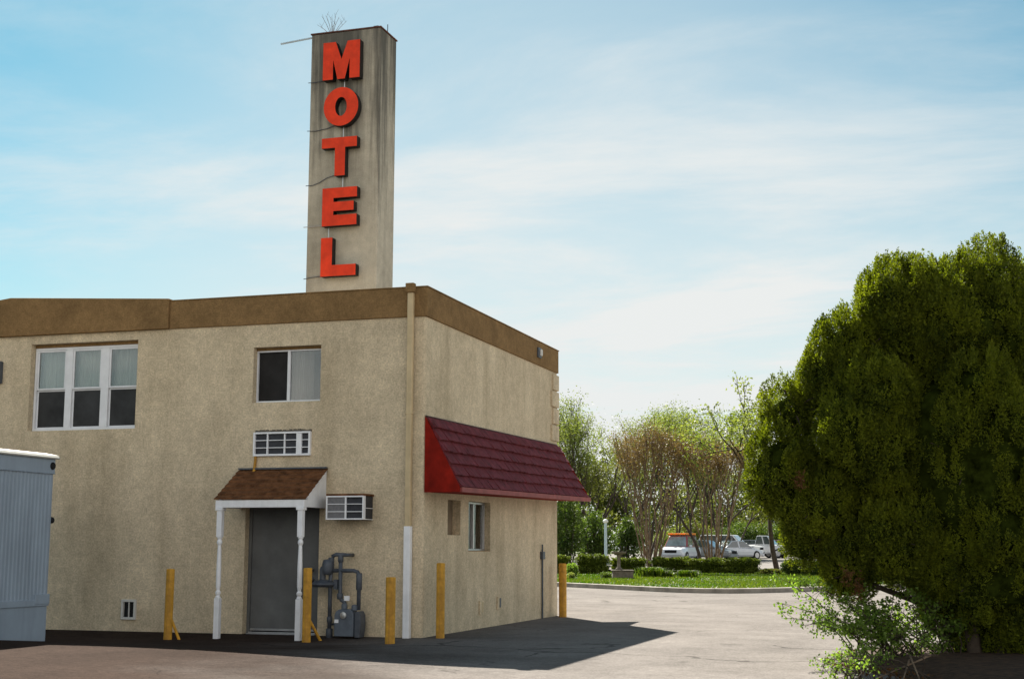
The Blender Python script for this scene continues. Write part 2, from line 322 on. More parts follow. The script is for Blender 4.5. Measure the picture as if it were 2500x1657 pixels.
M['kerb'] = mat('concrete_kerb', (.25, .23, .20), .92, .15, 2.5, bump=.3, bscale=20, streak=((.12, .1, .09), .5, 2))
M['lawn'] = mat('lawn_soil', (.06, .085, .012), .95, scale=.5, col2=(.11, .10, .028), bump=.4, bscale=12)
M['field'] = mat('field', (.07, .085, .03), .95, .2, .05)
M['mulch'] = mat('leaf_mulch', (.045, .025, .014), .95, .35, 9, bump=1, bscale=18)
M['bark'] = mat('grey_bark', (.05, .038, .028), .9, .25, 6, bump=.5, bscale=15)
M['bark_tan'] = mat('tan_bark', (.155, .105, .066), .85, .3, 4, bump=.2, bscale=15)
M['stone'] = mat('weathered_stone', (.13, .112, .09), .9, .18, 6, bump=.4, bscale=30)
M['lamp_blue'] = mat('pale_blue_post', (.48, .58, .66), .45, .05, 4)
M['car_glass'] = mat('car_glass', (.05, .065, .07), .08, .1, 3, spec=.8, coat=1)
M['windshield'] = mat('windshield_painted_sky', (.22, .26, .28), .12, .2, 2, spec=.8, coat=1)  # pale base colour imitates sky reflected in the glass
M['tyre'] = mat('tyre_rubber', (.02, .02, .02), .8, .1, 6)
M['rim'] = mat('alloy_rim', (.45, .45, .47), .3, .05, 6, metal=.7)
M['taillight'] = mat('tail_light_red', (.4, .02, .015), .25, .05, 6, spec=.6)
M['headlight'] = mat('head_light_lens', (.75, .78, .8), .15, .05, 6, spec=.8)
M['orange'] = mat('orange_roof_load', (.75, .24, .03), .6, .15, 6)
def carpaint(name, c): return mat(name, c, .3, .03, 2, spec=.6, coat=.6)
L_dark = leafmat('arborvitae_spray', (.017, .032, .002), (.18, .205, .010), .42, .75, 2.6)
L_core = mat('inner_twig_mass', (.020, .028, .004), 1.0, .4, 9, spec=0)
L_brown = leafmat('dead_spray', (.075, .034, .011), (.12, .056, .016), .2)
L_spring = leafmat('spring_leaf', (.11, .15, .03), (.20, .22, .065), .45)
L_pale = leafmat('pale_new_leaf', (.11, .145, .04), (.19, .21, .075), .42)
L_mid = leafmat('mid_green_leaf', (.03, .06, .011), (.10, .14, .03), .38)
L_bright = leafmat('bright_shrub_leaf', (.08, .15, .02), (.18, .255, .05), .5)
L_hedge = leafmat('box_hedge_leaf', (.035, .065, .008), (.15, .18, .02), .3, clump=2.5)
L_russet = leafmat('russet_seed_head', (.12, .07, .04), (.17, .115, .06), .3)
L_olive = leafmat('olive_leaf', (.07, .09, .018), (.14, .14, .04), .4)
L_grass = leafmat('grass_blade', (.022, .075, .003), (.115, .14, .015), .4, clump=.3)

# ------------------------------------------------------------------ ground
def sstep(a, b, x):
    t = np.clip((x-a)/(b-a), 0, 1); return t*t*(3-2*t)
def ground_h(x, y):
    h = .14*sstep(3.4, -3.0, x)*sstep(-2.4, -5.0, y)*sstep(-19, -9, y)
    h -= .045*np.exp(-((y+1.05)/.6)**2)*sstep(.6, -.4, x)
    return h
gx = np.unique(np.concatenate([np.linspace(-60, -12, 13), np.linspace(-12, 14, 80), np.linspace(14, 70, 15)]))
gy = np.unique(np.concatenate([np.linspace(-60, -22, 10), np.linspace(-22, 2, 97), np.linspace(2, 62, 31)]))
X, Y = np.meshgrid(gx, gy); Z = ground_h(X, Y)
V = np.stack([X, Y, Z], -1).reshape(-1, 3); nx = len(gx)
I = (np.arange(len(gy)-1)[:, None]*nx + np.arange(nx-1)[None]).ravel()
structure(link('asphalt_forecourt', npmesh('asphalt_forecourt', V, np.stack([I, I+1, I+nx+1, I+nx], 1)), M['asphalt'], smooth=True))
gb = MB(); gb.quad((-3000, -3000, -.06), (3000, -3000, -.06), (3000, 3000, -.06), (-3000, 3000, -.06))
structure(obj('ground', gb, M['field']))

# lawn island with its kerb: nose towards the forecourt
nose = [(-30, 57), (-18, 43.5), (-11.5, 36.4), (-8.2, 33.0), (-5.99, 30.63), (-3.7, 28.28), (-2.3, 26.75), (-1.3, 25.75), (-.5, 25.2), (.3, 24.95), (1.1, 25.05), (1.75, 25.6), (2.54, 26.72), (3.97, 29.11), (6.2, 33), (10, 39.5), (18, 53), (24, 63)]
def inset(pl, d):
    out = []
    for i, p in enumerate(pl):
        a = Vector(pl[max(i-1, 0)]); b = Vector(pl[min(i+1, len(pl)-1)]); t = (b-a).normalized(); out.append((p[0]-t.y*d, p[1]+t.x*d))
    return out
kin = inset(nose, .16); kb = MB()
for i in range(len(nose)-1):
    a, b = nose[i], nose[i+1]; c, d = kin[i+1], kin[i]
    kb.add([(*a, -.05), (*b, -.05), (*b, .15), (*a, .15), (*c, .165), (*d, .165), (*c, -.05), (*d, -.05)], [(0,1,2,3), (3,2,4,5), (5,4,6,7)])
structure(obj('kerb', kb, M['kerb'], flip=False))
lawn_poly = [(*p, .14) for p in kin] + [(10, 75, .14), (-30, 75, .14)]
def lawn_h(dep): return .15 + .0*float(sstep(50, 80, np.array(dep)))
def depth_of(x, y): return (x-CAM.x)*FW.x + (y-CAM.y)*FW.y
bm = bmesh.new(); bm.faces.new([bm.verts.new(p) for p in lawn_poly]); bmesh.ops.triangulate(bm, faces=bm.faces)
for _ in range(4): bmesh.ops.subdivide_edges(bm, edges=bm.edges[:], cuts=1, use_grid_fill=True)
for v in bm.verts: v.co.z = lawn_h(depth_of(v.co.x, v.co.y))
me = bpy.data.meshes.new('lawn'); bm.to_mesh(me); bm.free(); structure(link('lawn', me, M['lawn'], smooth=True))
# car park beyond, climbing gently
pk = MB()
def flat(px, d, z): p = CAM + FW*d + RT*((px-1250)/FPX*d); return (p.x, p.y, z)
pk.quad(flat(900, 79.5, .30), flat(3600, 79.5, .30), flat(3600, 108, .68), flat(900, 108, .68)); pk.quad(flat(900, 108, .68), flat(3600, 108, .68), flat(3600, 150, .95), flat(900, 150, .95))
structure(obj('car_park', pk, M['lot']))
def lot_z(d): return .30+(d-79.5)/28.5*.38 if d < 108 else .68+(d-108)/42*.27

# ------------------------------------------------------------------ motel building
L = 8.134; H = 5.8; ZF = 5.30; XL = -16.0
bld = thing('motel_building', 'two-storey beige stucco motel wing with a brown band round its roofline', 'building', (-3, 4, 0))
def holes_wall(mb, u0, u1, z0, z1, holes, P, dep):
    'panel with openings; P(u, z, d) maps to world, d = depth into the wall'
    us = sorted({u0, u1, *[h[0] for h in holes], *[h[1] for h in holes]}); zs = sorted({z0, z1, *[h[2] for h in holes], *[h[3] for h in holes]})
    for i in range(len(us)-1):
        for j in range(len(zs)-1):
            uc, zc = (us[i]+us[i+1])/2, (zs[j]+zs[j+1])/2
            if any(h[0] < uc < h[1] and h[2] < zc < h[3] for h in holes): continue
            mb.quad(P(us[i], zs[j], 0), P(us[i+1], zs[j], 0), P(us[i+1], zs[j+1], 0), P(us[i], zs[j+1], 0))
    for a, b, c, d in holes:
        mb.quad(P(a, c, 0), P(a, c, dep), P(a, d, dep), P(a, d, 0)); mb.quad(P(b, c, dep), P(b, c, 0), P(b, d, 0), P(b, d, dep))
        mb.quad(P(a, d, 0), P(a, d, dep), P(b, d, dep), P(b, d, 0)); mb.quad(P(a, c, dep), P(a, c, 0), P(b, c, 0), P(b, c, dep))
Pf = lambda u, z, d: (u, d, z)
Ps = lambda u, z, d: (-d, u, z)
W1 = (-7.78, -5.53, 3.54, 5.14); W2 = (-3.207, -1.918, 3.93, 4.90); DR = (-3.272, -1.878, -.1, 2.22)
W3 = (2.25, 3.49, 1.39, 2.29); RC = (1.155, 1.815, 1.67, 2.28)
wb = MB()
holes_wall(wb, XL, -.05, -.2, 5.5, [W1, W2, DR], Pf, .26)
holes_wall(wb, .05, L, -.2, 5.5, [W3, RC], Ps, .26)
for k in range(4):      # softly rounded arris at the corner
    a0, a1 = k*math.pi/8, (k+1)*math.pi/8
    p = lambda a: (-.05+.05*math.sin(a), .05-.05*math.cos(a))
    wb.quad((*p(a0), -.2), (*p(a1), -.2), (*p(a1), 5.5), (*p(a0), 5.5))
wb.quad((0, L, -.2), (XL, L, -.2), (XL, L, 5.5), (0, L, 5.5)); wb.quad((XL, L, -.2), (XL, 0, -.2), (XL, 0, 5.5), (XL, L, 5.5))
obj('wall', wb, M['stucco'], bld, flip=False)
rm = MB()       # rooms behind the openings
rm.box(XL+.1, -.27, 2.6, 2.7, 0, 5.4); rm.box(XL+.1, -.27, .27, 2.6, 2.6, 2.8); rm.box(-4.4, -4.3, .27, 2.6, 0, 5.4)
obj('interior_wall', rm, M['room'], bld)
rf = MB(); rf.box(XL+.1, -.1, .1, L-.1, 5.42, 5.5); obj('roof', rf, M['roof'], bld)
rcp = MB(); rcp.box(-.15, -.28, RC[0]-.02, RC[1]+.02, RC[2]-.02, RC[3]+.02); obj('blind_window_infill', rcp, M['infill'], bld)
# parapet band
pb = MB(); e = .035
pb.box(-4.89, e, -e, .2, ZF, H); pb.box(-.2, e, .2, L+e, ZF, H); pb.box(XL-e, -.2, L-.2, L+e, ZF, H); pb.box(XL-e, XL+.2, .2, L-.2, ZF, H)
obj('parapet_band', pb, M['fascia'], bld, bevel=.012)
pg = MB(); pg.prism([(-4.886, ZF), (-4.886, 5.842), (-8.24, 6.025), (-8.62, 5.98), (-10.6, 5.82), (XL-e-.003, 5.80), (XL-e-.003, ZF)], 1, -e-.05, .22)
obj('gabled_parapet_panel', pg, M['fascia'], bld, bevel=.012, label='brown parapet panel with a low peak, standing proud of the rest')
cpb = MB(); cpb.box(-4.88, e+.012, -e-.012, .21, H, H+.018); cpb.box(-.21, e+.012, .21, L+e+.012, H, H+.018)
obj('coping', cpb, M['fascia'], bld)
# quoins on the back corner
zq = 5.244
for k in range(4):
    wq = .40 if k % 2 == 0 else .50
    q = MB(); q.box(-.35, .045, L-wq, L+.045, zq-.345, zq); obj('quoin', q, M['stucco'], bld, bevel=.015); zq -= .374
# downspout
ds = MB(); ds.box(-.29, -.19, -.125, -.035, 1.79, 5.72); ds.box(-.305, -.175, -.13, -.037, 3.645, 3.675)
dsp = obj('downspout', ds, M['beigepipe'], bld, bevel=.012)
hb = MB(); hb.box(-.315, -.165, -.16, -.04, 5.7, 5.86); obj('leader_head', hb, M['fascia'], dsp, bevel=.01)
lp = MB(); lp.box(-.298, -.182, -.135, -.02, -.03, 1.8); obj('lower_pipe', lp, M['white'], dsp, bevel=.012, label='white painted lower length of the downspout')

# windows -------------------------------------------------------------
def frame_rect(mb, P, a, b, c, d, t, d0, d1):
    def bx(u0, u1, z0, z1):
        p = P(u0, z0, d0); q = P(u1, z1, d1); mb.box(p[0], q[0], p[1], q[1], p[2], q[2])
    bx(a, b, c, c+t); bx(a, b, d-t, d); bx(a, a+t, c+t, d-t); bx(b-t, b, c+t, d-t); return bx
# triple double-hung window
a, b, c, d = W1[0]+.01, W1[1]-.002, W1[2]+.005, W1[3]-.06
w1 = MB(); bx = frame_rect(w1, Pf, a, b, c, d, .045, .12, .2)
bx(-7.103, -6.965, c+.045, d-.045); bx(-6.353, -6.195, c+.045, d-.045)
win = obj('window', w1, M['vinyl'], bld, bevel=.006, label='wide window of three white double-hung sashes with pale blinds above')
lin = MB(); lin.box(a, b, .11, .2, d, W1[3]+.01); obj('head_trim', lin, M['fascia'], win)
for (s0, s1) in ((a+.045, -7.103), (-6.965, -6.353), (-6.195, b-.045)):
    us = MB(); bx = frame_rect(us, Pf, s0+.003, s1-.003, 4.30, d-.047, .032, .13, .165); obj('upper_sash', us, M['vinyl'], win, bevel=.004)
    ls = MB(); bx = frame_rect(ls, Pf, s0+.003, s1-.003, c+.047, 4.297, .025, .165, .195); obj('lower_sash', ls, M['vinyl'], win, bevel=.004)
    gp = MB(); gp.box(s0+.03, s1-.03, .146, .150, 4.33, d-.075); obj('upper_pane', gp, M['glass'], win)
    sc = MB(); sc.box(s0+.024, s1-.024, .176, .180, c+.07, 4.275); obj('lower_screen', sc, M['screen'], win)
    sc = MB(); sc.box(s0+.03, s1-.03, .30, .304, c+.05, 4.29); obj('dark_blind', sc, M['screen'], win)
    n = 40; cb = MB(); pts = [(s0-.02+(s1-s0+.04)*i/n, .33+.018*math.sin(i*1.7)+.01*math.sin(i*.61)) for i in range(n+1)]
    for i in range(n): cb.quad((*pts[i], 4.2), (*pts[i+1], 4.2), (*pts[i+1], 5.25), (*pts[i], 5.25))
    obj('blind', cb, M['curtain'], win, smooth=True)
# sliding window
a, b, c, d = W2[0]+.005, W2[1]-.005, W2[2]+.012, W2[3]-.05
w2 = MB(); bx = frame_rect(w2, Pf, a, b, c, d, .026, .12, .2); bx(-2.61, -2.555, c+.026, d-.026)
win = obj('window', w2, M['metal'] if False else M['vinyl'], bld, bevel=.004, label='two-pane sliding window, dark on one half and curtained on the other')
lin = MB(); lin.box(W2[0], W2[1], .11, .24, d, W2[3]+.01); obj('head_trim', lin, M['fascia'], win)
gp = MB(); gp.box(a+.02, -2.61, .168, .172, c+.02, d-.02); obj('open_screen', gp, M['screen_dark'], win)
st = MB(); st.box(-3.115, -3.10, .18, .19, c+.026, d-.026); obj('sash_stile', st, M['darkmetal'], win)
gp = MB(); gp.box(-2.555, b-.02, .15, .154, c+.02, d-.02); obj('pane', gp, M['glass'], win)
def curtain(u0, u1, z0, z1, y, m, amp=.025, k=1.3, parent=None, n=60):
    cb = MB(); pts = [(u0+(u1-u0)*i/n, y+amp*math.sin(i*k)+amp*.5*math.sin(i*.43+1)) for i in range(n+1)]
    for i in range(n): cb.quad((*pts[i], z0), (*pts[i+1], z0), (*pts[i+1], z1), (*pts[i], z1))
    return obj('curtain', cb, m, parent, smooth=True)
curtain(-2.66, -2.20, 3.8, 5.0, .30, M['curtain_pink'], parent=win)
curtain(-2.86, -2.62, 3.8, 5.0, .45, M['curtain_dark'], parent=win)
# side window under the red awning
w3 = MB(); bx = frame_rect(w3, Ps, W3[0]+.005, W3[1]-.005, W3[2]+.01, W3[3]-.005, .035, .11, .18); bx(2.83, 2.88, W3[2]+.045, W3[3]-.04)
win = obj('window', w3, M['metal'], bld, bevel=.004, label='narrow-looking dark sliding window under the red awning')
gp = MB(); gp.box(-.148, -.152, W3[0]+.03, W3[1]-.03, W3[2]+.03, W3[3]-.03); obj('pane', gp, M['glass'], win)
sil = MB(); sil.box(-.2, .0, W3[0]+.002, W3[1]-.002, W3[2]-.0, W3[2]+.012); obj('sill', sil, M['fascia'], win)
# door ---------------------------------------------------------------
dr = MB(); dr.box(-3.215, -1.95, .17, .22, .07, 2.19); door = obj('door', dr, M['door'], bld, bevel=.004)
fr = MB(); fr.box(-3.27, -3.215, .14, .24, .0, 2.22); fr.box(-1.95, -1.88, .12, .24, .0, 2.22); fr.box(-3.215, -1.95, .14, .24, 2.19, 2.22); obj('door_frame', fr, M['door'], door)
th = MB(); th.box(-3.215, -1.95, .02, .168, -.05, .012); th.box(-3.215, -1.95, .10, .168, .012, .032); th.box(-3.215, -1.95, .162, .168, .05, .085); obj('threshold', th, M['metal'], door, bevel=.004)
kn = MB(); kn.lathe([(.0, 0), (.02, 0), (.02, -.05), (.038, -.06), (.042, -.085), (.025, -.105), (0, -.107)], (-2.06, .168, 1.08), 16, 'y'); obj('handle', kn, M['metal'], door, smooth=True)

# ------------------------------------------------------------------ entry canopy on two posts
can = thing('door_canopy', 'small brown shingled canopy on two white turned posts over the grey door', 'canopy', (-2.58, -.75, 0))
cn = MB()
ncr = 7; y1, z1, y0, z0 = -.83, 2.235, .0, 2.765
rg = random.Random(3)
for k in range(ncr):
    t0, t1 = k/ncr, (k+1)/ncr
    ya, za = y1+(y0-y1)*t0, z1+(z0-z1)*t0; yb, zb = y1+(y0-y1)*t1, z1+(z0-z1)*t1
    x = -3.42; off = rg.random()*.1
    while x < -1.745:
        xe = min(x+.14+rg.random()*.05+off, -1.74); off = 0
        if -1.74-xe < .05: xe = -1.74
        j = .018+rg.random()*.01
        cn.add([(x+.002, ya-.012, za+j), (xe-.002, ya-.012, za+j), (xe-.002, yb, zb+.006), (x+.002, yb, zb+.006), (x+.002, ya-.012, za), (xe-.002, ya-.012, za), (xe-.002, yb, zb-.01), (x+.002, yb, zb-.01)],
               [(0,1,2,3), (4,5,1,0), (1,5,6,2), (3,7,4,0), (4,7,6,5), (2,6,7,3)]); x = xe
roof = obj('roof', cn, M['shingle_brown'], can)
fl = MB(); fl.box(-3.41, -1.75, -.06, -.0, 2.775, 2.80); obj('flashing', fl, M['darkmetal'], roof)
bmv = MB(); bmv.box(-3.40, -1.77, -.82, -.72, 2.10, 2.225); obj('beam', bmv, M['white'], can, bevel=.006)
for xg in (-3.39, -1.80):
    gm = MB(); gm.prism([(-.715, 2.105), (-.004, 2.105), (-.004, 2.735), (-.715, 2.275)], 0, xg, xg+.035); obj('gable_panel', gm, M['white'], can)
for x in (-3.325, -1.845):
    pm = MB(); pm.box(x-.046, x+.046, -.815, -.723, 1.62, 2.098); pm.box(x-.046, x+.046, -.815, -.723, -.1, .62); pm.box(x-.066, x+.066, -.835, -.703, 2.055, 2.099)
    pm.lathe([(.044, 0), (.046, .02), (.03, .04), (.044, .07), (.046, .1), (.028, .13), (.040, .2), (.040, .5), (.033, .78), (.028, .86), (.046, .9), (.044, .93), (.03, .96), (.046, .985), (.045, 1.0)], (x, -.769, .62), 16)
    obj('post', pm, M['white'], can, bevel=.004)

# ------------------------------------------------------------------ air conditioners
ac = thing('air_conditioner', 'white through-wall air conditioner grille high above the door canopy', 'air conditioner', (-2.6, 0, 3.2))
x0, x1, z0, z1 = -3.14, -2.06, 3.0, 3.41
bd = MB(); bd.box(x0+.03, x1-.03, -.012, .15, z0+.03, z1-.03); obj('recess', bd, M['louvre'], ac)
fm = MB()
for (p, q, r, s) in ((x0, x1, z0, z0+.035), (x0, x1, z1-.03, z1), (x0, x0+.032, z0+.035, z1-.03), (x1-.035, x1, z0+.035, z1-.03)): fm.box(p, q, -.06, .02, r, s)
fm.box(-2.325, -2.226, -.052, .02, z0+.035, z1-.03)
for x in (-2.885, -2.56): fm.box(x, x+.022, -.05, .0, z0+.035, z1-.03)
for z in (3.135, 3.262): fm.box(x0+.032, x1-.035, -.046, .0, z, z+.014)
obj('grille', fm, M['white'], ac, bevel=.004)
ft = MB()
for k in range(26):
    xx = x0+.02+k*.0405; ft.box(xx, xx+.05, -.02-.015*rg.random(), .01, z1, z1+.02+.028*rg.random())
obj('mortar_patch', ft, M['stone'], ac)
yp = MB(); yp.tube([(-3.10, -.03, 3.0), (-3.10, -.035, 2.9), (-3.115, -.04, 2.72)], [.022, .024, .03], 8); obj('drain_pipe', yp, M['yellow'], ac)
ac = thing('air_conditioner', 'dark-sided window air conditioner box sticking out beside the door canopy', 'air conditioner', (-1.23, -.2, 2.1))
x0, x1, z0, z1, yf = -1.575, -.90, 1.905, 2.295, -.38
cs = MB(); cs.box(x0+.01, x1-.01, yf+.02, .1, z0, z1); obj('case', cs, M['louvre'], ac, bevel=.008)
tp = MB(); tp.box(x0-.01, x1+.01, yf-.01, -.002, z1, z1+.035); obj('top_cover', tp, M['shingle_brown'], ac)
fm = MB(); frame_rect(fm, lambda u, z, dd: (u, yf+dd, z), x0, x1, z0, z1, .022, -.03, .02)
fm.box(-1.24, -1.215, yf-.02, yf+.015, z0+.022, z1-.022)
for z in (2.03, 2.155): fm.box(x0+.022, x1-.022, yf-.018, yf+.015, z, z+.012)
obj('front_grille', fm, M['white'], ac, bevel=.003)
cp = MB(); cp.box(x0+.022, -1.24, yf-.008, yf+.018, z0+.022, z1-.022); obj('coil_panel', cp, mat('grey_coil', (.16, .16, .17), .6, .1, 20), ac)
sp = MB(); sp.box(x1-.012, x1+.004, yf+.03, yf+.05, z0, z1); sp.box(x1-.012, x1+.004, yf+.05, -.01, z0, z0+.012); sp.box(x1-.012, x1+.004, yf+.05, -.01, 2.09, 2.1); obj('side_trim', sp, M['white'], ac)

# ------------------------------------------------------------------ red mansard awning on the side wall
aw = thing('awning', 'maroon shake-roofed awning with a red end panel along the side wall', 'awning', (.3, 4, 2.4))
ya, yb = .05, 8.08; zt0, zt1 = 3.605, 3.685; zb0, zb1 = 2.425, 2.545; XO = .61
def aw_pt(s, t, o=0):      # s along, t 0 at eave .. 1 at wall; o proud of the slope
    top = Vector((.03, ya+(yb-ya)*s, zt0+(zt1-zt0)*s)); bot = Vector((XO, ya-.04+(8.46-ya)*s, zb0+(zb1-zb0)*s))
    n = Vector((.9, 0, .44)); return bot.lerp(top, t) + n*o
sh = MB(); nc = 6; rg = random.Random(8)
for k in range(nc):
    t0, t1 = k/nc, min(1, (k+1)/nc+.02); s = 0; first = True
    while s < .9999:
        se = min(1, s+(.016+.022*rg.random())*(.5 if first else 1)); first = False
        if 1-se < .012: se = 1
        h0 = .050+.016*rg.random(); h1 = .006; dt = rg.uniform(-.008, .008) if k else 0
        g = .0006
        A = [aw_pt(s+g, t0+dt, h0), aw_pt(se-g, t0+dt, h0), aw_pt(se-g, t1, h1), aw_pt(s+g, t1, h1)]
        B = [aw_pt(s+g, t0+dt, 0), aw_pt(se-g, t0+dt, 0), aw_pt(se-g, t1, -.01), aw_pt(s+g, t1, -.01)]
        sh.add(A+B, [(0,1,2,3), (4,5,1,0), (1,5,6,2), (3,7,4,0), (2,6,7,3)]); s = se
obj('shake_roof', sh, M['shingle_red'], aw)
ep = MB(); ep.add([(.004, .012, zt0+.01), (.004, .012, 2.357), (XO+.02, -.02, 2.357), (XO+.02, -.02, zb0+.02), (.004, .06, zt0+.01), (.004, .06, 2.357), (XO+.02, .03, 2.357), (XO+.02, .03, zb0+.02)], [(0,1,2,3), (7,6,5,4), (0,4,5,1), (1,5,6,2), (2,6,7,3), (3,7,4,0)])
obj('end_panel', ep, M['redpanel'], aw)
lpb = MB()
def lerp3(a, b, t): return tuple(a[i]+(b[i]-a[i])*t for i in range(3))
E0, E1 = (XO+.005, .032, zb0), (XO+.02, 8.47, zb1)
lpb.add([E0, E1, (E1[0], E1[1], E1[2]-.075), (E0[0], E0[1], E0[2]-.068), (E0[0]+.05, E0[1], E0[2]+.012), (E1[0]+.05, E1[1], E1[2]+.012), (E1[0]+.05, E1[1], E1[2]-.075), (E0[0]+.05, E0[1], E0[2]-.068)],
        [(4,5,1,0), (7,6,5,4), (3,2,6,7), (0,1,2,3), (0,3,7,4), (1,5,6,2)])
obj('eave_board', lpb, M['redtrim'], aw)
sf = MB(); sf.quad((.004, .06, 2.362), (XO, .06, 2.362), (XO+.01, 8.44, 2.477), (.004, 8.1, 2.477)); obj('soffit', sf, M['redpanel'], aw)
fe = MB(); fe.add([aw_pt(1, 0, .05), aw_pt(1, 1, .03), (.004, 8.1, 2.48), (XO, 8.46, 2.48)], [(0,1,2,3)]); obj('end_panel', fe, M['redpanel'], aw)
fs = MB(); fs.add([(.002, .02, 3.60), (.05, .02, 3.625), (.05, 8.1, 3.705), (.002, 8.1, 3.68), (.002, .02, 3.64), (.002, 8.1, 3.72)], [(0,1,2,3), (1,4,5,2)]); obj('flashing', fs, M['metal'], aw, flip=False)

# ------------------------------------------------------------------ gas meter set
gm = thing('gas_meter', 'grey gas meter with looping pipes between the door and the corner bollards', 'gas meter', (-1.2, -.3, 0))
yg = -.3
rp = MB()
rp.tube([(-1.515, yg, -.05), (-1.515, yg, .8), (-1.505, yg, 1.22), (-1.48, yg, 1.31), (-1.42, yg, 1.335), (-1.25, yg, 1.33)], .034, 10)
rp.tube([(-1.335, yg, 1.33), (-1.335, yg, .66), (-1.31, yg, .60), (-1.25, yg, .56), (-1.24, yg, .44)], .034, 10)
rp.tube([(-1.50, yg, 1.075), (-1.10, yg, 1.075), (-1.03, yg, 1.055), (-1.0, yg, 1.0), (-1.0, yg, .44)], .034, 10)
rp.tube([(-1.25, yg, 1.33), (-1.25, 0, 1.33)], .03, 10); rp.tube([(-1.515, yg, .2), (-1.515, 0.0, .2)], .02, 8)
obj('pipe', rp, M['darkmetal'], gm, smooth=True)
for (x, z, r, h) in ((-1.515, .06, .055, .16), (-1.505, 1.24, .05, .1), (-1.335, 1.27, .045, .12), (-1.335, .66, .05, .1), (-1.0, .9, .05, .28), (-1.515, .28, .045, .1)):
    cpl = MB(); cpl.lathe([(r*.8, 0), (r, .012), (r, h-.012), (r*.8, h)], (x, yg, z-h/2), 12); obj('coupling', cpl, M['darkmetal'], gm, smooth=True)
rgm = MB(); rgm.lathe([(0, -.05), (.17, -.045), (.215, -.015), (.225, 0), (.215, .02), (.16, .05), (.06, .075), (0, .08)], (-1.63, yg, .85), 24); rgm.lathe([(.04, 0), (.052, .02), (.052, .2), (.03, .24), (0, .245)], (-1.655, yg, .9), 14)
rgm.lathe([(0, 0), (.06, .0), (.09, .05), (.06, .1), (0, .1)], (-1.89, yg, .88), 14); rgm.box(-1.44, -1.37, yg-.05, yg+.05, .77, .93)
obj('regulator', rgm, M['darkmetal'], gm, smooth=False)
bl = MB(); bl.lathe([(0, -.13), (.08, -.12), (.1, -.05), (.1, .05), (.08, .12), (0, .13)], (-1.56, yg, 1.13), 14); obj('valve', bl, M['darkmetal'], gm, smooth=True)
mtb = MB(); mtb.prism([(-1.37, .02), (-1.37, .36), (-1.345, .42), (-1.29, .455), (-1.10, .455), (-1.055, .42), (-1.035, .36), (-1.035, .02)], 1, yg-.14, yg+.08)
mtb.lathe([(.05, 0), (.05, .08), (.03, .1)], (-1.24, yg-.03, .45), 12); mtb.lathe([(.05, 0), (.05, .08), (.03, .1)], (-1.06, yg-.03, .43), 12)
mt = obj('meter_body', mtb, M['meter'], gm, bevel=.02)
m2 = MB(); m2.prism([(-1.03, .0), (-1.03, .40), (-.96, .43), (-.925, .36), (-.915, .22), (-.94, .0)], 1, yg-.1, yg+.12); obj('meter_back_case', m2, M['darkmetal'], gm, bevel=.015)
ix = MB(); ix.lathe([(.05, 0), (.055, -.03), (.02, -.035), (0, -.035)], (-1.2, yg-.14, .36), 16, 'y'); obj('dial', ix, M['metal'], mt)
for (x, z, w_, h_) in ((-1.315, .265, .045, .04), (-1.135, .635, .06, .055)):
    tg = MB(); tg.box(x-w_, x+w_*.6, yg-.152, yg-.146, z-h_*.7, z+h_*.7); obj('tag', tg, M['white'], gm)

# wall vent at the foot of the wall
vt = thing('wall_vent', 'small framed vent low on the stucco wall beside the trailer', 'vent', (-5.48, 0, .37))
fm = MB(); frame_rect(fm, Pf, -5.625, -5.335, .20, .545, .042, -.045, .01); fm.box(-5.489, -5.471, -.03, .0, .243, .502); obj('frame', fm, M['curtain'], vt, bevel=.004)
lv = MB(); lv.box(-5.577, -5.383, -.008, .0, .243, .502); obj('louvre', lv, M['black'], vt)
# wall light at the left, box at the bottom
wl = thing('wall_light', 'grey box lamp on the stucco wall left of the triple window', 'wall lamp', (-8.42, -.05, 4.63))
hb = MB(); hb.box(-8.50, -8.37, -.12, .0, 4.43, 4.845); obj('housing', hb, M['darkmetal'], wl, bevel=.02)
ln = MB(); ln.box(-8.49, -8.385, -.15, -.118, 4.5, 4.78); obj('lens', ln, M['curtain'], wl, bevel=.015)
wl2 = thing('wall_light', 'small white lamp on the brown band near the back corner', 'wall lamp', (.08, 6.6, 5.55))
hb = MB(); hb.box(.035, .075, 6.46, 6.70, 5.45, 5.665); obj('housing', hb, M['darkmetal'], wl2, bevel=.01)
ln = MB(); ln.box(.075, .115, 6.53, 6.65, 5.49, 5.63); obj('lens', ln, M['curtain'], wl2, bevel=.015)
# conduit with switch on the side wall
cdt = thing('conduit', 'thin dark conduit with a switch box up the side wall', 'conduit', (.03, 6.886, 0))
cb = MB(); cb.tube([(.03, 6.886, -.03), (.03, 6.886, 1.25)], .02, 8); cb.tube([(.03, 6.886, 1.36), (.03, 6.886, 1.53)], .016, 8); obj('pipe', cb, M['darkmetal'], cdt)
sb = MB(); sb.box(.004, .07, 6.80, 6.97, 1.22, 1.38); obj('switch_box', sb, M['darkmetal'], cdt, bevel=.01)
# two small cover plates
for (y, z, w_, h_, lb, m_) in ((2.95, .375, .22, .25, 'pale flush cover plate low on the side wall, the nearer of two', M['stucco']), (3.99, .42, .2, .24, 'small dark slotted cover low on the side wall, the farther of two', M['stucco'])):
    t = thing('wall_plate', lb, 'cover plate', (0, y, z), group='cover plates low on the side wall')
    p_ = MB(); p_.box(.003, .03, y-w_/2, y+w_/2, z-h_/2, z+h_/2); obj('cover', p_, m_, t, bevel=.005)
    s_ = MB(); s_.box(.03, .036, y-.02 if z < .4 else y-.01, y+.07, z-h_*.35, z+h_*.38); obj('slot', s_, M['darkmetal'] if z > .4 else M['beigepipe'], t)

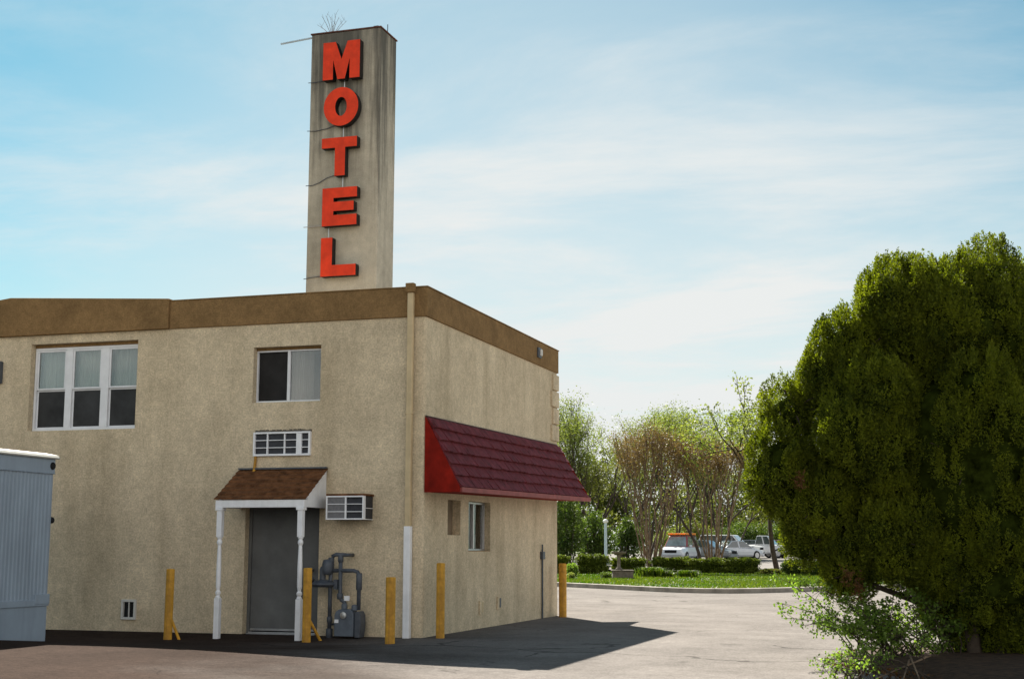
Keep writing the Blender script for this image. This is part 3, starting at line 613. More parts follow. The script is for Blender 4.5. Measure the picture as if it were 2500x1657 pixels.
# ------------------------------------------------------------------ bollards
def bollard(x, y, h, label, brace=None, r=.075, lean=0):
    z0 = float(ground_h(np.array(x), np.array(y)))
    t = thing('bollard', label, 'bollard', (x, y, z0), group='yellow bollards round the motel corner')
    b = MB(); b.lathe([(r, -.1), (r, h-.012), (r-.012, h), (0, h+.002)], (0, 0, 0), 20); obj('pipe', b, M['yellow'], t, world=False)
    if brace:
        b = MB(); b.tube([(0, .03, .40), brace], .024, 10); obj('brace', b, M['yellow'], t, world=False)
    t.rotation_euler = (0, lean, 0)
    return t
bollard(-3.98, -1.2, 1.14, 'scraped yellow bollard with a brace, between the wall vent and the canopy', (.17, .12, -.06), .068, .008)
bollard(-1.60, -.98, 1.17, 'yellow braced bollard in front of the right canopy post', (.15, .3, -.06), .07)
bollard(-.16, -.98, 1.03, 'short yellow bollard between the gas meter and the downspout', None, .078)
bollard(.295, .05, 1.205, 'yellow bollard standing against the side wall just past the corner', None, .07)
bollard(.276, 7.59, 1.13, 'far yellow bollard at the back corner of the side wall', None, .082)

# ------------------------------------------------------------------ sign tower
TY, TD, TX0, TX1, TT = 12.0, 1.15, -8.11, -6.045, 15.47
tw = thing('sign_tower', 'tall stained concrete tower carrying red letters that spell MOTEL', 'sign tower', (-7.08, 12.5, 0))
s_ = MB(); s_.box(TX0, TX1, TY, TY+TD, -.1, TT); obj('shaft', s_, M['concrete_tower'], tw, bevel=.03)
s_ = MB(); s_.box(TX0-.02, TX1+.02, TY-.02, TY+TD+.02, TT, TT+.035); obj('coping', s_, M['coping'], tw)
def letter(polys, nm_label):
    mb = MB()
    for outer in polys:
        n = len(outer); mb.cur = 0
        mb.add([(x, TY-.26, z) for x, z in outer], [tuple(range(n))]); mb.cur = 1
        mb.add([(x, TY-.26, z) for x, z in outer]+[(x, TY-.04, z) for x, z in outer], [(i, (i+1) % n, n+(i+1) % n, n+i) for i in range(n)]+[tuple(range(n, 2*n))[::-1]])
    return obj('letter', mb, [M['letter_red'], M['letter_side']], tw, label=nm_label)
x0, x1, z0, z1 = -7.62, -6.53, 14.03, 15.09
w_ = .37; m = (x0+x1)/2
letter([[(x0, z0), (x0+.30, z0), (x0+.30, z0+.56), (m-.11, z0), (m+.11, z0), (x1-.30, z0+.56), (x1-.30, z0), (x1, z0), (x1, z1), (x1-.37, z1), (m, z0+.56), (x0+.37, z1), (x0, z1)]], 'red letter M at the top of the tower')
# O
cx, cz, rx, rz_, ix_, iz_ = -7.06, 13.25, .51, .54, .17, .265
mb = MB(); n = 44; ou = [(cx+rx*math.cos(2*math.pi*k/n), cz+rz_*math.sin(2*math.pi*k/n)) for k in range(n)]; inn = [(cx+ix_*math.cos(2*math.pi*k/n), cz+iz_*math.sin(2*math.pi*k/n)) for k in range(n)]
yF, yB = TY-.26, TY-.04
mb.add([(x, yF, z) for x, z in ou]+[(x, yF, z) for x, z in inn], [(k, (k+1) % n, n+(k+1) % n, n+k) for k in range(n)]); mb.cur = 1
mb.add([(x, yF, z) for x, z in ou]+[(x, yB, z) for x, z in ou], [(k, n+k, n+(k+1) % n, (k+1) % n) for k in range(n)])
mb.add([(x, yF, z) for x, z in inn]+[(x, yB, z) for x, z in inn], [(k, (k+1) % n, n+(k+1) % n, n+k) for k in range(n)])
mb.add([(x, yB, z) for x, z in ou]+[(x, yB, z) for x, z in inn], [(n+k, n+(k+1) % n, (k+1) % n, k) for k in range(n)])
obj('letter', mb, [M['letter_red'], M['letter_side']], tw, label='red letter O below the M')
letter([[(-7.21, 11.33), (-6.91, 11.33), (-6.91, 12.11), (-6.57, 12.11), (-6.57, 12.39), (-7.60, 12.39), (-7.60, 12.11), (-7.21, 12.11)]], 'red letter T in the middle of the tower')
x0, x1, z0, z1 = -7.55, -6.54, 9.96, 11.0
letter([[(x0, z0), (x1, z0), (x1, z0+.29), (x0+.33, z0+.29), (x0+.33, z0+.40), (x1-.09, z0+.40), (x1-.09, z0+.65), (x0+.33, z0+.65), (x0+.33, z0+.76), (x1, z0+.76), (x1, z1), (x0, z1)]], 'red letter E below the T')
x0, x1, z0, z1 = -7.56, -6.54, 8.59, 9.64
letter([[(x0, z0), (x1, z0), (x1, z0+.30), (x0+.33, z0+.30), (x0+.33, z1), (x0, z1)]], 'red letter L at the bottom of the tower')
for (x, za, zb_) in ((-7.05, 13.78, 14.04), (-7.05, 12.38, 12.72), (-7.04, 10.99, 11.34), (-7.42, 9.63, 9.97)):
    c_ = MB(); c_.tube([(x, TY-.08, za), (x, TY-.08, zb_)], .015, 8); obj('conduit', c_, M['metal'], tw)
for pts in ([(-8.16, 14.09), (-7.95, 14.08), (-7.6, 14.12)], [(-8.16, 12.72), (-7.9, 12.70), (-7.55, 12.74), (-7.2, 12.85)], [(-8.16, 11.18), (-7.95, 11.18), (-7.75, 11.24), (-7.55, 11.35), (-7.35, 11.40), (-7.2, 11.42)], [(-8.2, 10.03), (-7.55, 10.03)], [(-8.16, 8.6), (-7.95, 8.63), (-7.6, 8.65)]):
    c_ = MB(); c_.tube([(x, TY-.03, z) for x, z in pts], .010, 6); obj('cable', c_, M['darkmetal'] if pts[0][1] != 10.03 else M['metal'], tw)
rdm = MB(); rdm.tube([(-9.2, TY+.3, 15.44), (-8.0, TY+.3, 15.53)], .028, 8); obj('metal_rod', rdm, M['lamp_blue'], tw)
nb = MB(); nb.box(-6.30, -6.16, TY+.1, TY+.3, TT+.035, TT+.10); obj('bracket', nb, M['darkmetal'], tw); nb = MB(); nb.tube([(-6.05, TY+.5, TT), (-6.05, TY+.5, TT+.26)], .012, 6); obj('spike', nb, M['darkmetal'], tw)
sg = []; rg = random.Random(4)
for k in range(9):
    a = -1+2*k/8+rg.uniform(-.1, .1); p = Vector((-7.62+.03*k/8, TY+.25, TT)); h = rg.uniform(.35, .68)
    q = p+Vector((a*.22, rg.uniform(-.1, .1), h*.6)); r2 = q+Vector((a*.2, 0, h*.4)); sg += [(p, q, .008, .006), (q, r2, .006, .003)]
    for j in range(2):
        s0 = q.lerp(r2, rg.random()); sg.append((s0, s0+Vector((rg.uniform(-.12, .12), 0, .16)), .004, .002))
tag(link('dry_weed', npmesh('dry_weed', *tubes(sg)), M['bark_tan']), 'dry leafless weed growing on top of the sign tower', 'weed')

# ------------------------------------------------------------------ trailer at the left edge
TRX, TYF, TRW = -5.09, -2.90, 2.44
tr = thing('office_trailer', 'white corrugated trailer with painted skylight tint and a white roof edge at the left', 'trailer', (-6.0, -7, 0))
b = MB(); prof = []
y = TYF
while y > -11.2:
    prof += [(TRX-.015, y), (TRX-.015, y-.025), (TRX, y-.04), (TRX, y-.075)]; y -= .09
n = len(prof); ye = y; zl_, zh_ = .65, 2.582
for i in range(n-1): b.quad((*prof[i], zl_), (*prof[i+1], zl_), (*prof[i+1], zh_), (*prof[i], zh_))
crn = [(TRX-.015, TYF), (TRX-TRW, TYF), (TRX-TRW, ye), (TRX-.015, ye)]
for i in range(3): b.quad((*crn[i], zl_), (*crn[i], zh_), (*crn[i+1], zh_), (*crn[i+1], zl_))
obj('body', b, M['trailer'], tr)
q = MB(); q.box(TRX-TRW, TRX+.01, ye, TYF+.01, 2.582, 2.807); q.box(TRX-.02, TRX+.022, ye, TYF+.012, 2.575, 2.5828); obj('top_rail', q, M['trailer'], tr, bevel=.01)
q = MB(); q.prism([(TRX-TRW-.06, 2.807), (TRX+.05, 2.807), (TRX+.06, 2.827), (TRX+.02, 2.867), (TRX-.2, 2.907), (TRX-2.2, 2.907), (TRX-TRW-.06, 2.852)], 1, ye-.05, TYF+.06); obj('roof', q, M['trailer_white'], tr)
q = MB(); q.box(TRX-TRW+.01, TRX-.005, ye+.01, TYF-.01, -.08, .55); obj('skirt', q, M['trailer'], tr)
q = MB(); q.box(TRX-TRW-.01, TRX+.02, ye-.01, TYF+.005, .55, .65); q.box(TRX-.1, TRX+.03, TYF-.35, TYF+.008, .58, .73); obj('bottom_rail', q, M['trailer'], tr, bevel=.008)
q = MB(); q.lathe([(0, .03), (.045, .03), (.06, .012), (.06, 0)], (TRX+.008, TYF-.06, 2.70), 16, 'x'); obj('marker_light', q, M['black'], tr)
q = MB(); q.lathe([(.03, -.02), (.05, 0), (.05, .03), (0, .04)], (TRX-.03, TYF+.02, 1.86), 12, 'y'); obj('latch', q, M['black'], tr)

# ------------------------------------------------------------------ vegetation builders
def branching(rng, base, height, stems=1, spread=.35, levels=4, r=.12, splits=(2, 3), lean=(0, 0), first=.3, upb=.35, shorten=.72, wig=.12):
    'recursive limbs: returns segments and list of (tip point, direction, level)'
    segs = []; tips = []
    def grow(p, d, ln, rr, lv):
        nseg = 3; q = np.array(p, float); dd = np.array(d, float)
        for i in range(nseg):
            dd = dd + rng.normal(size=3)*wig; dd[2] += upb*.12; dd /= np.linalg.norm(dd)
            q2 = q+dd*ln/nseg; ra = rr*(1-.35*i/nseg); rb = rr*(1-.35*(i+1)/nseg); segs.append((q, q2, ra, rb))
            if lv >= levels-2: tips.append((q2, dd.copy(), lv))
            q = q2
        if lv < levels:
            for _ in range(rng.integers(splits[0], splits[1]+1)):
                nd = dd + rng.normal(size=3)*spread; nd[2] += upb*.5; nd /= np.linalg.norm(nd); grow(q, nd, ln*shorten*rng.uniform(.8, 1.15), rr*.62, lv+1)
    for s in range(stems):
        a = rng.uniform(0, 2*np.pi); sp = 0 if stems == 1 else rng.uniform(.05, .36)
        d = np.array([lean[0]+np.cos(a)*sp, lean[1]+np.sin(a)*sp, 1.]); d /= np.linalg.norm(d)
        p = np.array(base, float)+np.array([np.cos(a), np.sin(a), 0])*(0 if stems == 1 else rng.uniform(.05, .35)); p[2] -= .15
        grow(p, d, height*first, r*(1 if stems == 1 else rng.uniform(.6, 1)), 0)
    return segs, tips
def plant(name, label, cat, loc, segs, LV, LF, bark, leaf, group=None, wood='trunk', crown='crown', tubes_n=5):
    t = thing(name, label, cat, loc, group=group)
    if segs is not None and len(segs):
        link(wood, npmesh(wood, *tubes(segs, tubes_n)), bark, t, world=False, smooth=True)
    link(crown, npmesh(crown, LV, LF), leaf, t, world=False)
    return t
def tip_leaves(rng, tips, per, scatter, size, up=.1, aspect=.6, minlv=0):
    P = np.array([t[0] for t in tips if t[2] >= minlv]); C = np.repeat(P, per, 0); C = C + rng.normal(size=C.shape)*scatter
    return leaves(rng, C, size, up, aspect)
def blob_leaves(rng, n, lobes, size, up=.2, ow=.8, shell=.55, aspect=.6):
    'leaves spread through the outer shell of ellipsoid lobes (c, r)'
    vol = np.array([l[1][0]*l[1][2] for l in lobes]); pr = vol/vol.sum(); idx = rng.choice(len(lobes), n, p=pr)
    d = rng.normal(size=(n, 3)); d /= np.linalg.norm(d, axis=1)[:, None]
    cc = np.array([l[0] for l in lobes])[idx]; rr = np.array([l[1] for l in lobes])[idx]
    t = shell+(1-shell)*rng.random(n)**.6
    bump_ = 1+.10*np.sin(d[:, 0]*7+idx)+.10*np.sin(d[:, 2]*9+idx*2)+.08*np.sin(d[:, 1]*11+d[:, 0]*5)
    C = cc+d*rr*(t*bump_)[:, None]
    return C, d, leaves(rng, C, size, up, aspect, d, ow)

# ------------------------------------------------------------------ big evergreen at the right
rng = np.random.default_rng(11)
TD_ = 18.0; PX = TD_/FPX
tb = at(2410, 1600, TD_); tbase = Vector((tb.x, tb.y, 0))
Rz = np.array([[RT.x, FW.x, 0], [RT.y, FW.y, 0], [0, 0, 1.]])      # local (right, away, up) to world axes
def lob(px, py, rx, rz, ry, dy=0): return (np.array([(px-2410)*PX, dy, CAM.z+(1338-py)*PX]), np.array([rx*PX, ry, rz*PX]))
LOB = [lob(2385, 800, 250, 215, 1.15), lob(2226, 790, 128, 152, .8, -.2), lob(2335, 700, 120, 108, .8, -.1), lob(2052, 952, 108, 132, .7, .1), lob(2130, 880, 90, 110, .6, 0), lob(1952, 1130, 112, 92, .65, .1), lob(2120, 1050, 190, 230, 1.1, -.1),
       lob(2390, 1120, 290, 330, 1.6), lob(2420, 1385, 235, 190, 1.4, .1), lob(2015, 1228, 122, 110, .7, 0), lob(2190, 1310, 185, 150, 1.0, 0), lob(2640, 1000, 230, 400, 1.5, .4), lob(2620, 1380, 230, 240, 1.4, .2), lob(2470, 720, 150, 150, .9, .3), lob(1908, 1162, 66, 92, .42, .2), lob(2085, 1400, 70, 70, .5, .1), lob(2470, 1500, 190, 165, 1.1, .2), lob(2010, 1318, 62, 60, .5, .2), lob(1972, 1000, 62, 75, .5, .15)]
def hull_pts(rng, c, r, n):
    d = rng.normal(size=(n, 3)); d /= np.linalg.norm(d, axis=1)[:, None]; return c+d*r, d
def icos(sub):
    bm_ = bmesh.new(); bmesh.ops.create_icosphere(bm_, subdivisions=sub, radius=1); V_ = np.array([v.co[:] for v in bm_.verts]); F_ = np.array([[v.index for v in f.verts] for f in bm_.faces]); bm_.free(); return V_, F_
IV, IF = icos(2)
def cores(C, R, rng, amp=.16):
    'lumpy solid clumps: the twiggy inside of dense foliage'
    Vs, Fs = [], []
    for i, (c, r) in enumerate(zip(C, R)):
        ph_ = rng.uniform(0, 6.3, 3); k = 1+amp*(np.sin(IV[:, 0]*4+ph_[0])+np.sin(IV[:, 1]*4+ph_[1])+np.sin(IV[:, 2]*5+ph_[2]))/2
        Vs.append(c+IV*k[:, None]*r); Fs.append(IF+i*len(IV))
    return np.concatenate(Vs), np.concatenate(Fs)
def outside(p, lobs, k, skip=None):
    ins = np.zeros(len(p), bool)
    for j, (c1, r1) in enumerate(lobs):
        if j != skip: ins |= (((p-c1)/(r1*k))**2).sum(1) < 1
    return ~ins
SUB = []        # knobbly second-order lobes over each big lobe
for j, (c0, r0_) in enumerate(LOB):
    area = r0_[0]*r0_[2]+r0_[0]*r0_[1]+r0_[1]*r0_[2]
    p, d = hull_pts(rng, c0, np.maximum(r0_-.50, r0_*.34), int(area*5.5)); ok = outside(p, LOB, .60, j)
    for q in p[ok]:
        m_ = rng.uniform(.28, .52); SUB.append((q, np.array([m_, m_, m_*rng.uniform(.85, 1.15)])))
SUB = [q for q in SUB if q[0][2] > .25]
cent = []; outs = []; crad = []
for j, (c0, r0_) in enumerate(SUB):
    p, d = hull_pts(rng, c0, r0_*.95, int(70*(r0_[0]/.3)**2)); d[:, 2] = np.abs(d[:, 2])*.6+d[:, 2]*.4
    cent.append(p); outs.append(d)
for j, (c0, r0_) in enumerate(LOB):
    rr_ = np.maximum(r0_-.35, r0_*.44); p, d = hull_pts(rng, c0, rr_, int(150*(rr_[0]*rr_[2]+rr_[0]*rr_[1]+rr_[1]*rr_[2]))); cent.append(p); outs.append(d)
cent = np.concatenate(cent); outs = np.concatenate(outs)
ok = outside(cent, [(l[0], np.maximum(l[1]-.42, l[1]*.35)) for l in LOB], 1.0) & (cent[:, 2] > .1)
# drop the plumes buried in a neighbouring knob (cheap grid test on a coarse set)
SC_ = np.array([q[0] for q in SUB]); SR_ = np.array([q[1] for q in SUB])
for i0 in range(0, len(cent), 2000):
    pp = cent[i0:i0+2000]; dq = ((pp[:, None]-SC_[None])/(SR_[None]*.62)); ok[i0:i0+2000] &= ~((dq**2).sum(2) < 1).any(1)
cent, outs = cent[ok], outs[ok]; npl = len(cent); per = 84
pr = rng.uniform(.045, .085, npl); ph = rng.uniform(.10, .20, npl)
dl = rng.normal(size=(npl, per, 3)); dl /= np.linalg.norm(dl, axis=2)[..., None]
dl[..., :2] *= (1-.45*dl[..., 2:])
C = cent[:, None]+dl*np.stack([pr, pr, ph], 1)[:, None]*(.55+.5*rng.random((npl, per)))[..., None]
C[..., 2] += (ph*.4)[:, None]; C = C.reshape(-1, 3); O = np.repeat(outs, per, 0)*.5+dl.reshape(-1, 3)
LV, LF = leaves(rng, C@Rz.T, .038, .9, .42, O@Rz.T, 1.1)
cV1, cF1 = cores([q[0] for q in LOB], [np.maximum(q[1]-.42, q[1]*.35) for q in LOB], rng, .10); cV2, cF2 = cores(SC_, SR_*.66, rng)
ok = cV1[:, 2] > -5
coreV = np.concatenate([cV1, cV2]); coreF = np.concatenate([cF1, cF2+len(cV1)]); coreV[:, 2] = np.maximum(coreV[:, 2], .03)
print('evergreen plumes', npl, 'knobs', len(SUB))
segs = []
for k in range(5):
    a = k*1.3; p = np.array([.25*math.cos(a), .25*math.sin(a), -.1]); 
    tx = rng.uniform(-1.5, 1.6); ty = rng.uniform(-.6, .6); q = p+np.array([tx*.35, ty*.4, 1.3]); s2 = q+np.array([tx*.65, ty*.6, 1.8])
    segs += [(p@Rz.T, q@Rz.T, .13, .09), (q@Rz.T, s2@Rz.T, .09, .035)]
for c0, r0_ in LOB:
    p = np.array([rng.uniform(-.2, .2), rng.uniform(-.2, .2), max(.3, c0[2]*.45)]); segs.append((p@Rz.T, c0@Rz.T, .06, .025))
    for _ in range(14):
        d = rng.normal(size=3); d /= np.linalg.norm(d); segs.append((c0@Rz.T, (c0+d*r0_*.85)@Rz.T, .02, .006))
big = plant('evergreen_tree', 'huge dark many-lobed evergreen filling the right edge of the forecourt', 'tree', tbase, segs, LV, LF, M['bark'], L_dark)
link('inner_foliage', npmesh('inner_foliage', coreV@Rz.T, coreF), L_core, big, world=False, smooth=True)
# dead rusty sprays hanging at its left foot
dc = []
for (px, py) in ((2056, 1400), (2082, 1425), (1952, 1180)):
    c0 = np.array([(px-2410)*PX, -.55, CAM.z+(1338-py)*PX]); Vd, Fd = leaves(rng, (c0+rng.normal(size=(110, 3))*np.array([.035, .03, .065]))@Rz.T, .05, -.5, .35)
    link('dead_spray', npmesh('dead_spray', Vd, Fd), L_brown, big, world=False, label='rusty dead spray')

# mulch bed under it
mb_pts = []
bed = MB(); n = 36; cb_ = Vector((tbase.x+.9, tbase.y-.7, 0)); ring = []
vs = [(cb_.x, cb_.y, .20)]
for j, rr in enumerate((.5, .8, .95, 1.0)):
    for k in range(n):
        a = 2*math.pi*k/n; wv = 1+.07*math.sin(3*a+1)+.05*math.sin(7*a); ex, ey = 2.55*wv*rr*math.cos(a), 3.9*wv*rr*math.sin(a)
        x, y = ex*RT.x+ey*FW.x, ex*RT.y+ey*FW.y; vs.append((cb_.x+x, cb_.y+y, (.18, .13, .06, -.03)[j]))
fs_ = [(0, 1+k, 1+(k+1) % n) for k in range(n)]
bed.add(vs, fs_)
for j in range(3): bed.f += [(1+j*n+k, 1+(j+1)*n+k, 1+(j+1)*n+(k+1) % n, 1+j*n+(k+1) % n) for k in range(n)]; bed.mi += [0]*n
structure(obj('planting_bed', bed, M['mulch'], smooth=True))
# litter on the bed
k = 5200; a = rng.uniform(0, 2*np.pi, k); rr = np.sqrt(rng.random(k))*1.05; ex = 2.6*rr*np.cos(a); ey = 3.95*rr*np.sin(a)
Cl = np.stack([cb_.x+ex*RT.x+ey*FW.x, cb_.y+ex*RT.y+ey*FW.y, .035+.17*np.clip(1-rr, 0, 1)+.01*rng.random(k)], 1)
Vl, Fl = leaves(rng, Cl, .05, -.2, .6); Vl[:, 2] = np.maximum(Vl[:, 2], .01)
tag(link('leaf_litter', npmesh('leaf_litter', Vl, Fl), L_brown), 'brown dry leaves strewn over the bed under the evergreen', 'leaf litter', kind='stuff')

# leafy understorey shrub with arching stems
def understory(name, label, px, py, dpt, targets, nstem, leafn, lsize, leaf, seed, spreadz=.25):
    rng = np.random.default_rng(seed); b0 = at(px, py, dpt); base = Vector((b0.x, b0.y, .08)); k = dpt/FPX
    segs = []; cs = []
    for s in range(nstem):
        tx, ty = targets[rng.integers(len(targets))]; tx += rng.normal()*38; ty += rng.normal()*30
        p0 = np.array([rng.uniform(-.55, .75), rng.uniform(-.3, .3), -.05]); p3 = np.array([(tx-px)*k, rng.uniform(-.5, .5), CAM.z+(1338-ty)*k-.08])
        p1 = p0*.75+p3*.25+np.array([0, 0, .22]); p2 = p0*.35+p3*.65+np.array([0, 0, .20])
        T = np.linspace(0, 1, 10)[:, None]; pts = (1-T)**3*p0+3*(1-T)**2*T*p1+3*(1-T)*T*T*p2+T**3*p3
        pts[1:-1] += rng.normal(size=(8, 3))*.012
        for i in range(9): segs.append((pts[i]@Rz.T, pts[i+1]@Rz.T, .011*(1-i/11), .011*(1-(i+1)/11)))
        m_ = leafn//nstem
        for _ in range(m_//9):
            u = rng.uniform(.38, 1)**.8*9; i = min(int(u), 8); q = pts[i]+(pts[i+1]-pts[i])*(u-i)
            off = rng.normal(size=3)*np.array([.07, .07, .05]); tw_ = q+off; segs.append((q@Rz.T, tw_@Rz.T, .004, .002))
            cs.append(tw_+rng.normal(size=(9, 3))*.032)
    Cc = np.concatenate(cs); Vv, Ff = leaves(rng, Cc@Rz.T, lsize, .2, .72)
    return plant(name, label, 'shrub', base, segs, Vv, Ff, M['bark'], leaf, wood='stems', crown='foliage')
understory('leafy_shrub', 'bright green loose shrub with thin arching stems at the foot of the evergreen', 2190, 1590, 17.9,
           [(1960, 1500), (1975, 1540), (2000, 1460), (2040, 1560), (2080, 1480), (2130, 1520), (1990, 1590), (2060, 1440), (2180, 1450), (2240, 1500), (2300, 1530), (2050, 1620), (1950, 1470), (1945, 1440), (2110, 1600), (2330, 1500), (2280, 1470), (2360, 1540), (2160, 1490)], 62, 7600, .042, L_bright, 5)
understory('leafy_shrub', 'small leafy shoots low beside the mulch edge at the bottom of the frame', 2130, 1640, 15.6,
           [(2040, 1640), (2070, 1610), (2120, 1600), (2180, 1620)], 16, 900, .035, L_bright, 7)
tagw = []
for (a, b_) in (((2270, 1600, 16.2), (2140, 1655, 15.2)), ((2222, 1600, 16.0), (2245, 1657, 15.0)), ((2220, 1610, 16), (2205, 1657, 15.1))):
    p, q = at(*a), at(*b_); p.z = max(p.z, .12); q.z = max(q.z, .05); tagw.append((p, q, .012, .007))
tag(link('fallen_twig', npmesh('fallen_twig', *tubes(tagw)), M['bark_tan']), 'pale dry twigs lying at the edge of the mulch bed', 'twig')

# ------------------------------------------------------------------ grass on the island
k = 60000
gp = []; rng = np.random.default_rng(3)
dd = rng.uniform(46, 79, k*2)**1.0; lat = rng.uniform(-16, 26, k*2)
gxy = np.stack([CAM.x+FW.x*dd+RT.x*lat, CAM.y+FW.y*dd+RT.y*lat], 1)
poly = np.array(kin+[(20, 90), (-40, 90)])
def inpoly(P, poly):
    x, y = P[:, 0], P[:, 1]; r = np.zeros(len(P), bool); j = len(poly)-1
    for i in range(len(poly)):
        xi, yi = poly[i]; xj, yj = poly[j]; c = ((yi > y) != (yj > y)) & (x < (xj-xi)*(y-yi)/(yj-yi+1e-12)+xi); r ^= c; j = i
    return r
ok = inpoly(gxy, poly); gxy = gxy[ok][:k]; dd = dd[ok][:k]; n = len(gxy)
gz = .15+.0*sstep(50, 80, dd); hgt = rng.uniform(.035, .10, n)*(1+.6*(np.sin(gxy[:, 0]*.8)+np.sin(gxy[:, 1]*.6+1))*.3)
an = rng.uniform(0, 2*np.pi, n); wv = np.stack([np.cos(an), np.sin(an)], 1)*.028; ln = rng.normal(size=(n, 2))*.04
V = np.stack([np.c_[gxy-wv, gz], np.c_[gxy+wv, gz], np.c_[gxy+ln, gz+hgt]], 1).reshape(-1, 3)
tag(link('grass', npmesh('grass', V, np.arange(3*n).reshape(-1, 3)), L_grass), 'sunlit green grass on the kerbed island', 'grass', kind='stuff')

# clipped hedges ---------------------------------------------------------
def hedge(px0, px1, pytop, pybot, d, label, seed, name='boxwood_hedge', leaf=None, group='clipped boxwood hedges on the lawn', dens=1.0, square=.42, sz=.06):
    rng = np.random.default_rng(seed); k = d/FPX; c = (px0+px1)/2; b0 = at(c, pybot, d); zb = lawn_h(d); hh = CAM.z+(1338-pytop)*k-zb; ww = (px1-px0)*k
    n = int(11000*ww*hh*dens)
    u = rng.normal(size=(n, 3)); u /= np.linalg.norm(u, axis=1)[:, None]; sg = np.sign(u)*np.abs(u)**square; sg = sg/np.maximum(1, np.linalg.norm(sg*.82, axis=1))[:, None]
    t = .62+.38*rng.random(n)**.7
    bp = 1+.05*np.sin(u[:, 0]*6+seed)+.05*np.sin(u[:, 2]*7+u[:, 0]*9+seed*2)+.06*np.sin(u[:, 0]*17)
    C = sg*np.array([ww*.50, max(.6, hh*.6), hh*.50])*(t*bp)[:, None]; C[:, 2] += hh*.5
    C[:, 0] *= .86+.14*np.clip(C[:, 2]/hh*1.6, 0, 1)
    keep = C[:, 2] > .03; C = C[keep]; u = u[keep]
    V_, F_ = leaves(rng, C@Rz.T, sz, .3, .6, u@Rz.T, .6)
    segs = []
    for _ in range(10):
        p = np.array([rng.uniform(-.3, .3)*ww, rng.uniform(-.1, .1), -.1]); segs.append((p@Rz.T, (p+np.array([rng.normal()*.15, rng.normal()*.1, hh*.6]))@Rz.T, .025, .012))
    t_ = plant(name, label, 'hedge' if 'hedge' in name else 'shrub', (b0.x, b0.y, zb), segs, V_, F_, M['bark'], leaf or L_hedge, group, 'stems', 'foliage', 4)
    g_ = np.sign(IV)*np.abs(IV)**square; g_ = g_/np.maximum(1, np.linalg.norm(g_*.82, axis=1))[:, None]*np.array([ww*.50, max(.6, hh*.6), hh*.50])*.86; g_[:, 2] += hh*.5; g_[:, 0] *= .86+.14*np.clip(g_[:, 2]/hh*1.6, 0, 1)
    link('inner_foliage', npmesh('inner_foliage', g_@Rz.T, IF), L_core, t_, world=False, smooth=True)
    return t_
hedge(1310, 1391, 1352, 1402, 74, 'dark clipped hedge half hidden behind the motel corner', 21)
hedge(1403, 1488, 1350, 1403, 74, 'large boxy clipped hedge between the yellow bollard and the birdbath', 22)
hedge(1488, 1580, 1358, 1401, 75, 'rounded clipped hedge right behind the birdbath', 23)
hedge(1588, 1690, 1356, 1400, 76, 'clipped hedge in front of the orange-roofed car, left section of the long row', 24)
hedge(1672, 1775, 1359, 1402, 75.5, 'clipped hedge at the foot of the second bushy brown tree, middle of the long row', 25)
hedge(1758, 1858, 1358, 1403, 75, 'clipped hedge in front of the white pickup, right end of the long row', 26)
hedge(1852, 1908, 1384, 1406, 74, 'low sprawling shrub at the foot of the slim trunk', 27, 'low_shrub', L_olive, None, .8, .8)
hedge(1905, 1990, 1362, 1406, 73, 'loose green shrub right of the slim trunk', 28, 'loose_shrub', L_mid, None, .7, .8)
hedge(1965, 2070, 1365, 1410, 70, 'dark loose shrub half hidden behind the evergreen', 29, 'loose_shrub', L_mid, None, .7, .8)
hedge(1464, 1492, 1393, 1413, 63, 'small round green shrub left of the birdbath plinth', 30, 'round_shrub', L_mid, None, 1.6, .9)
hedge(1380, 1412, 1372, 1412, 66, 'yellow-green shoots between the two left hedges', 31, 'spring_shrub', L_bright, None, .7, .9)
hedge(1384, 1404, 1394, 1416, 61, 'pale grey-green low plant beside the far bollard', 32, 'low_plant', L_pale, None, .8, .9)
# blade clumps (day-lilies)
def blades(px, py, d, wpx, hpx, n, label, seed):
    rng = np.random.default_rng(seed); k = d/FPX; b0 = at(px, py, d); w_ = wpx*k; h_ = hpx*k; Vv = []
    p = np.c_[rng.normal(size=n)*w_*.22, rng.normal(size=n)*w_*.18]; dr = rng.normal(size=(n, 2)); a = rng.uniform(0, 6.28, n); wv = np.stack([np.cos(a), np.sin(a)], 1)*.02
    hh = h_*rng.uniform(.6, 1, n); ln = dr*w_*.13
    base = np.c_[p, np.zeros(n)]; mid = np.c_[p+ln*.5, hh*.8]; tip = np.c_[p+ln*1.7, hh*.9]; W2_ = np.c_[wv, np.zeros(n)]
    V_ = np.stack([base-W2_, base+W2_, mid+W2_*.9, mid-W2_*.9, tip], 1).reshape(-1, 3); V_ = V_@Rz.T
    i = np.arange(n)*5; F_ = np.concatenate([np.stack([i, i+1, i+2], 1), np.stack([i, i+2, i+3], 1), np.stack([i+3, i+2, i+4], 1)])
    return tag(link('blade_clump', npmesh('blade_clump', V_, F_), L_grass), label, 'plant', 'clumps of long green blades on the lawn'), b0
for (px, py, w_, h_, n, lb, sd) in ((1590, 1412, 62, 30, 700, 'wide clump of long green blades at the foot of the first bushy brown tree', 41), (1622, 1411, 40, 22, 400, 'clump of dark green blades, middle one of three on the lawn', 42), (1680, 1411, 44, 22, 420, 'clump of green blades in front of the long hedge, rightmost of three', 43)):
    o, b0 = blades(px, py, 64.5, w_, h_, n, lb, sd); o.location = (b0.x, b0.y, lawn_h(64.5))

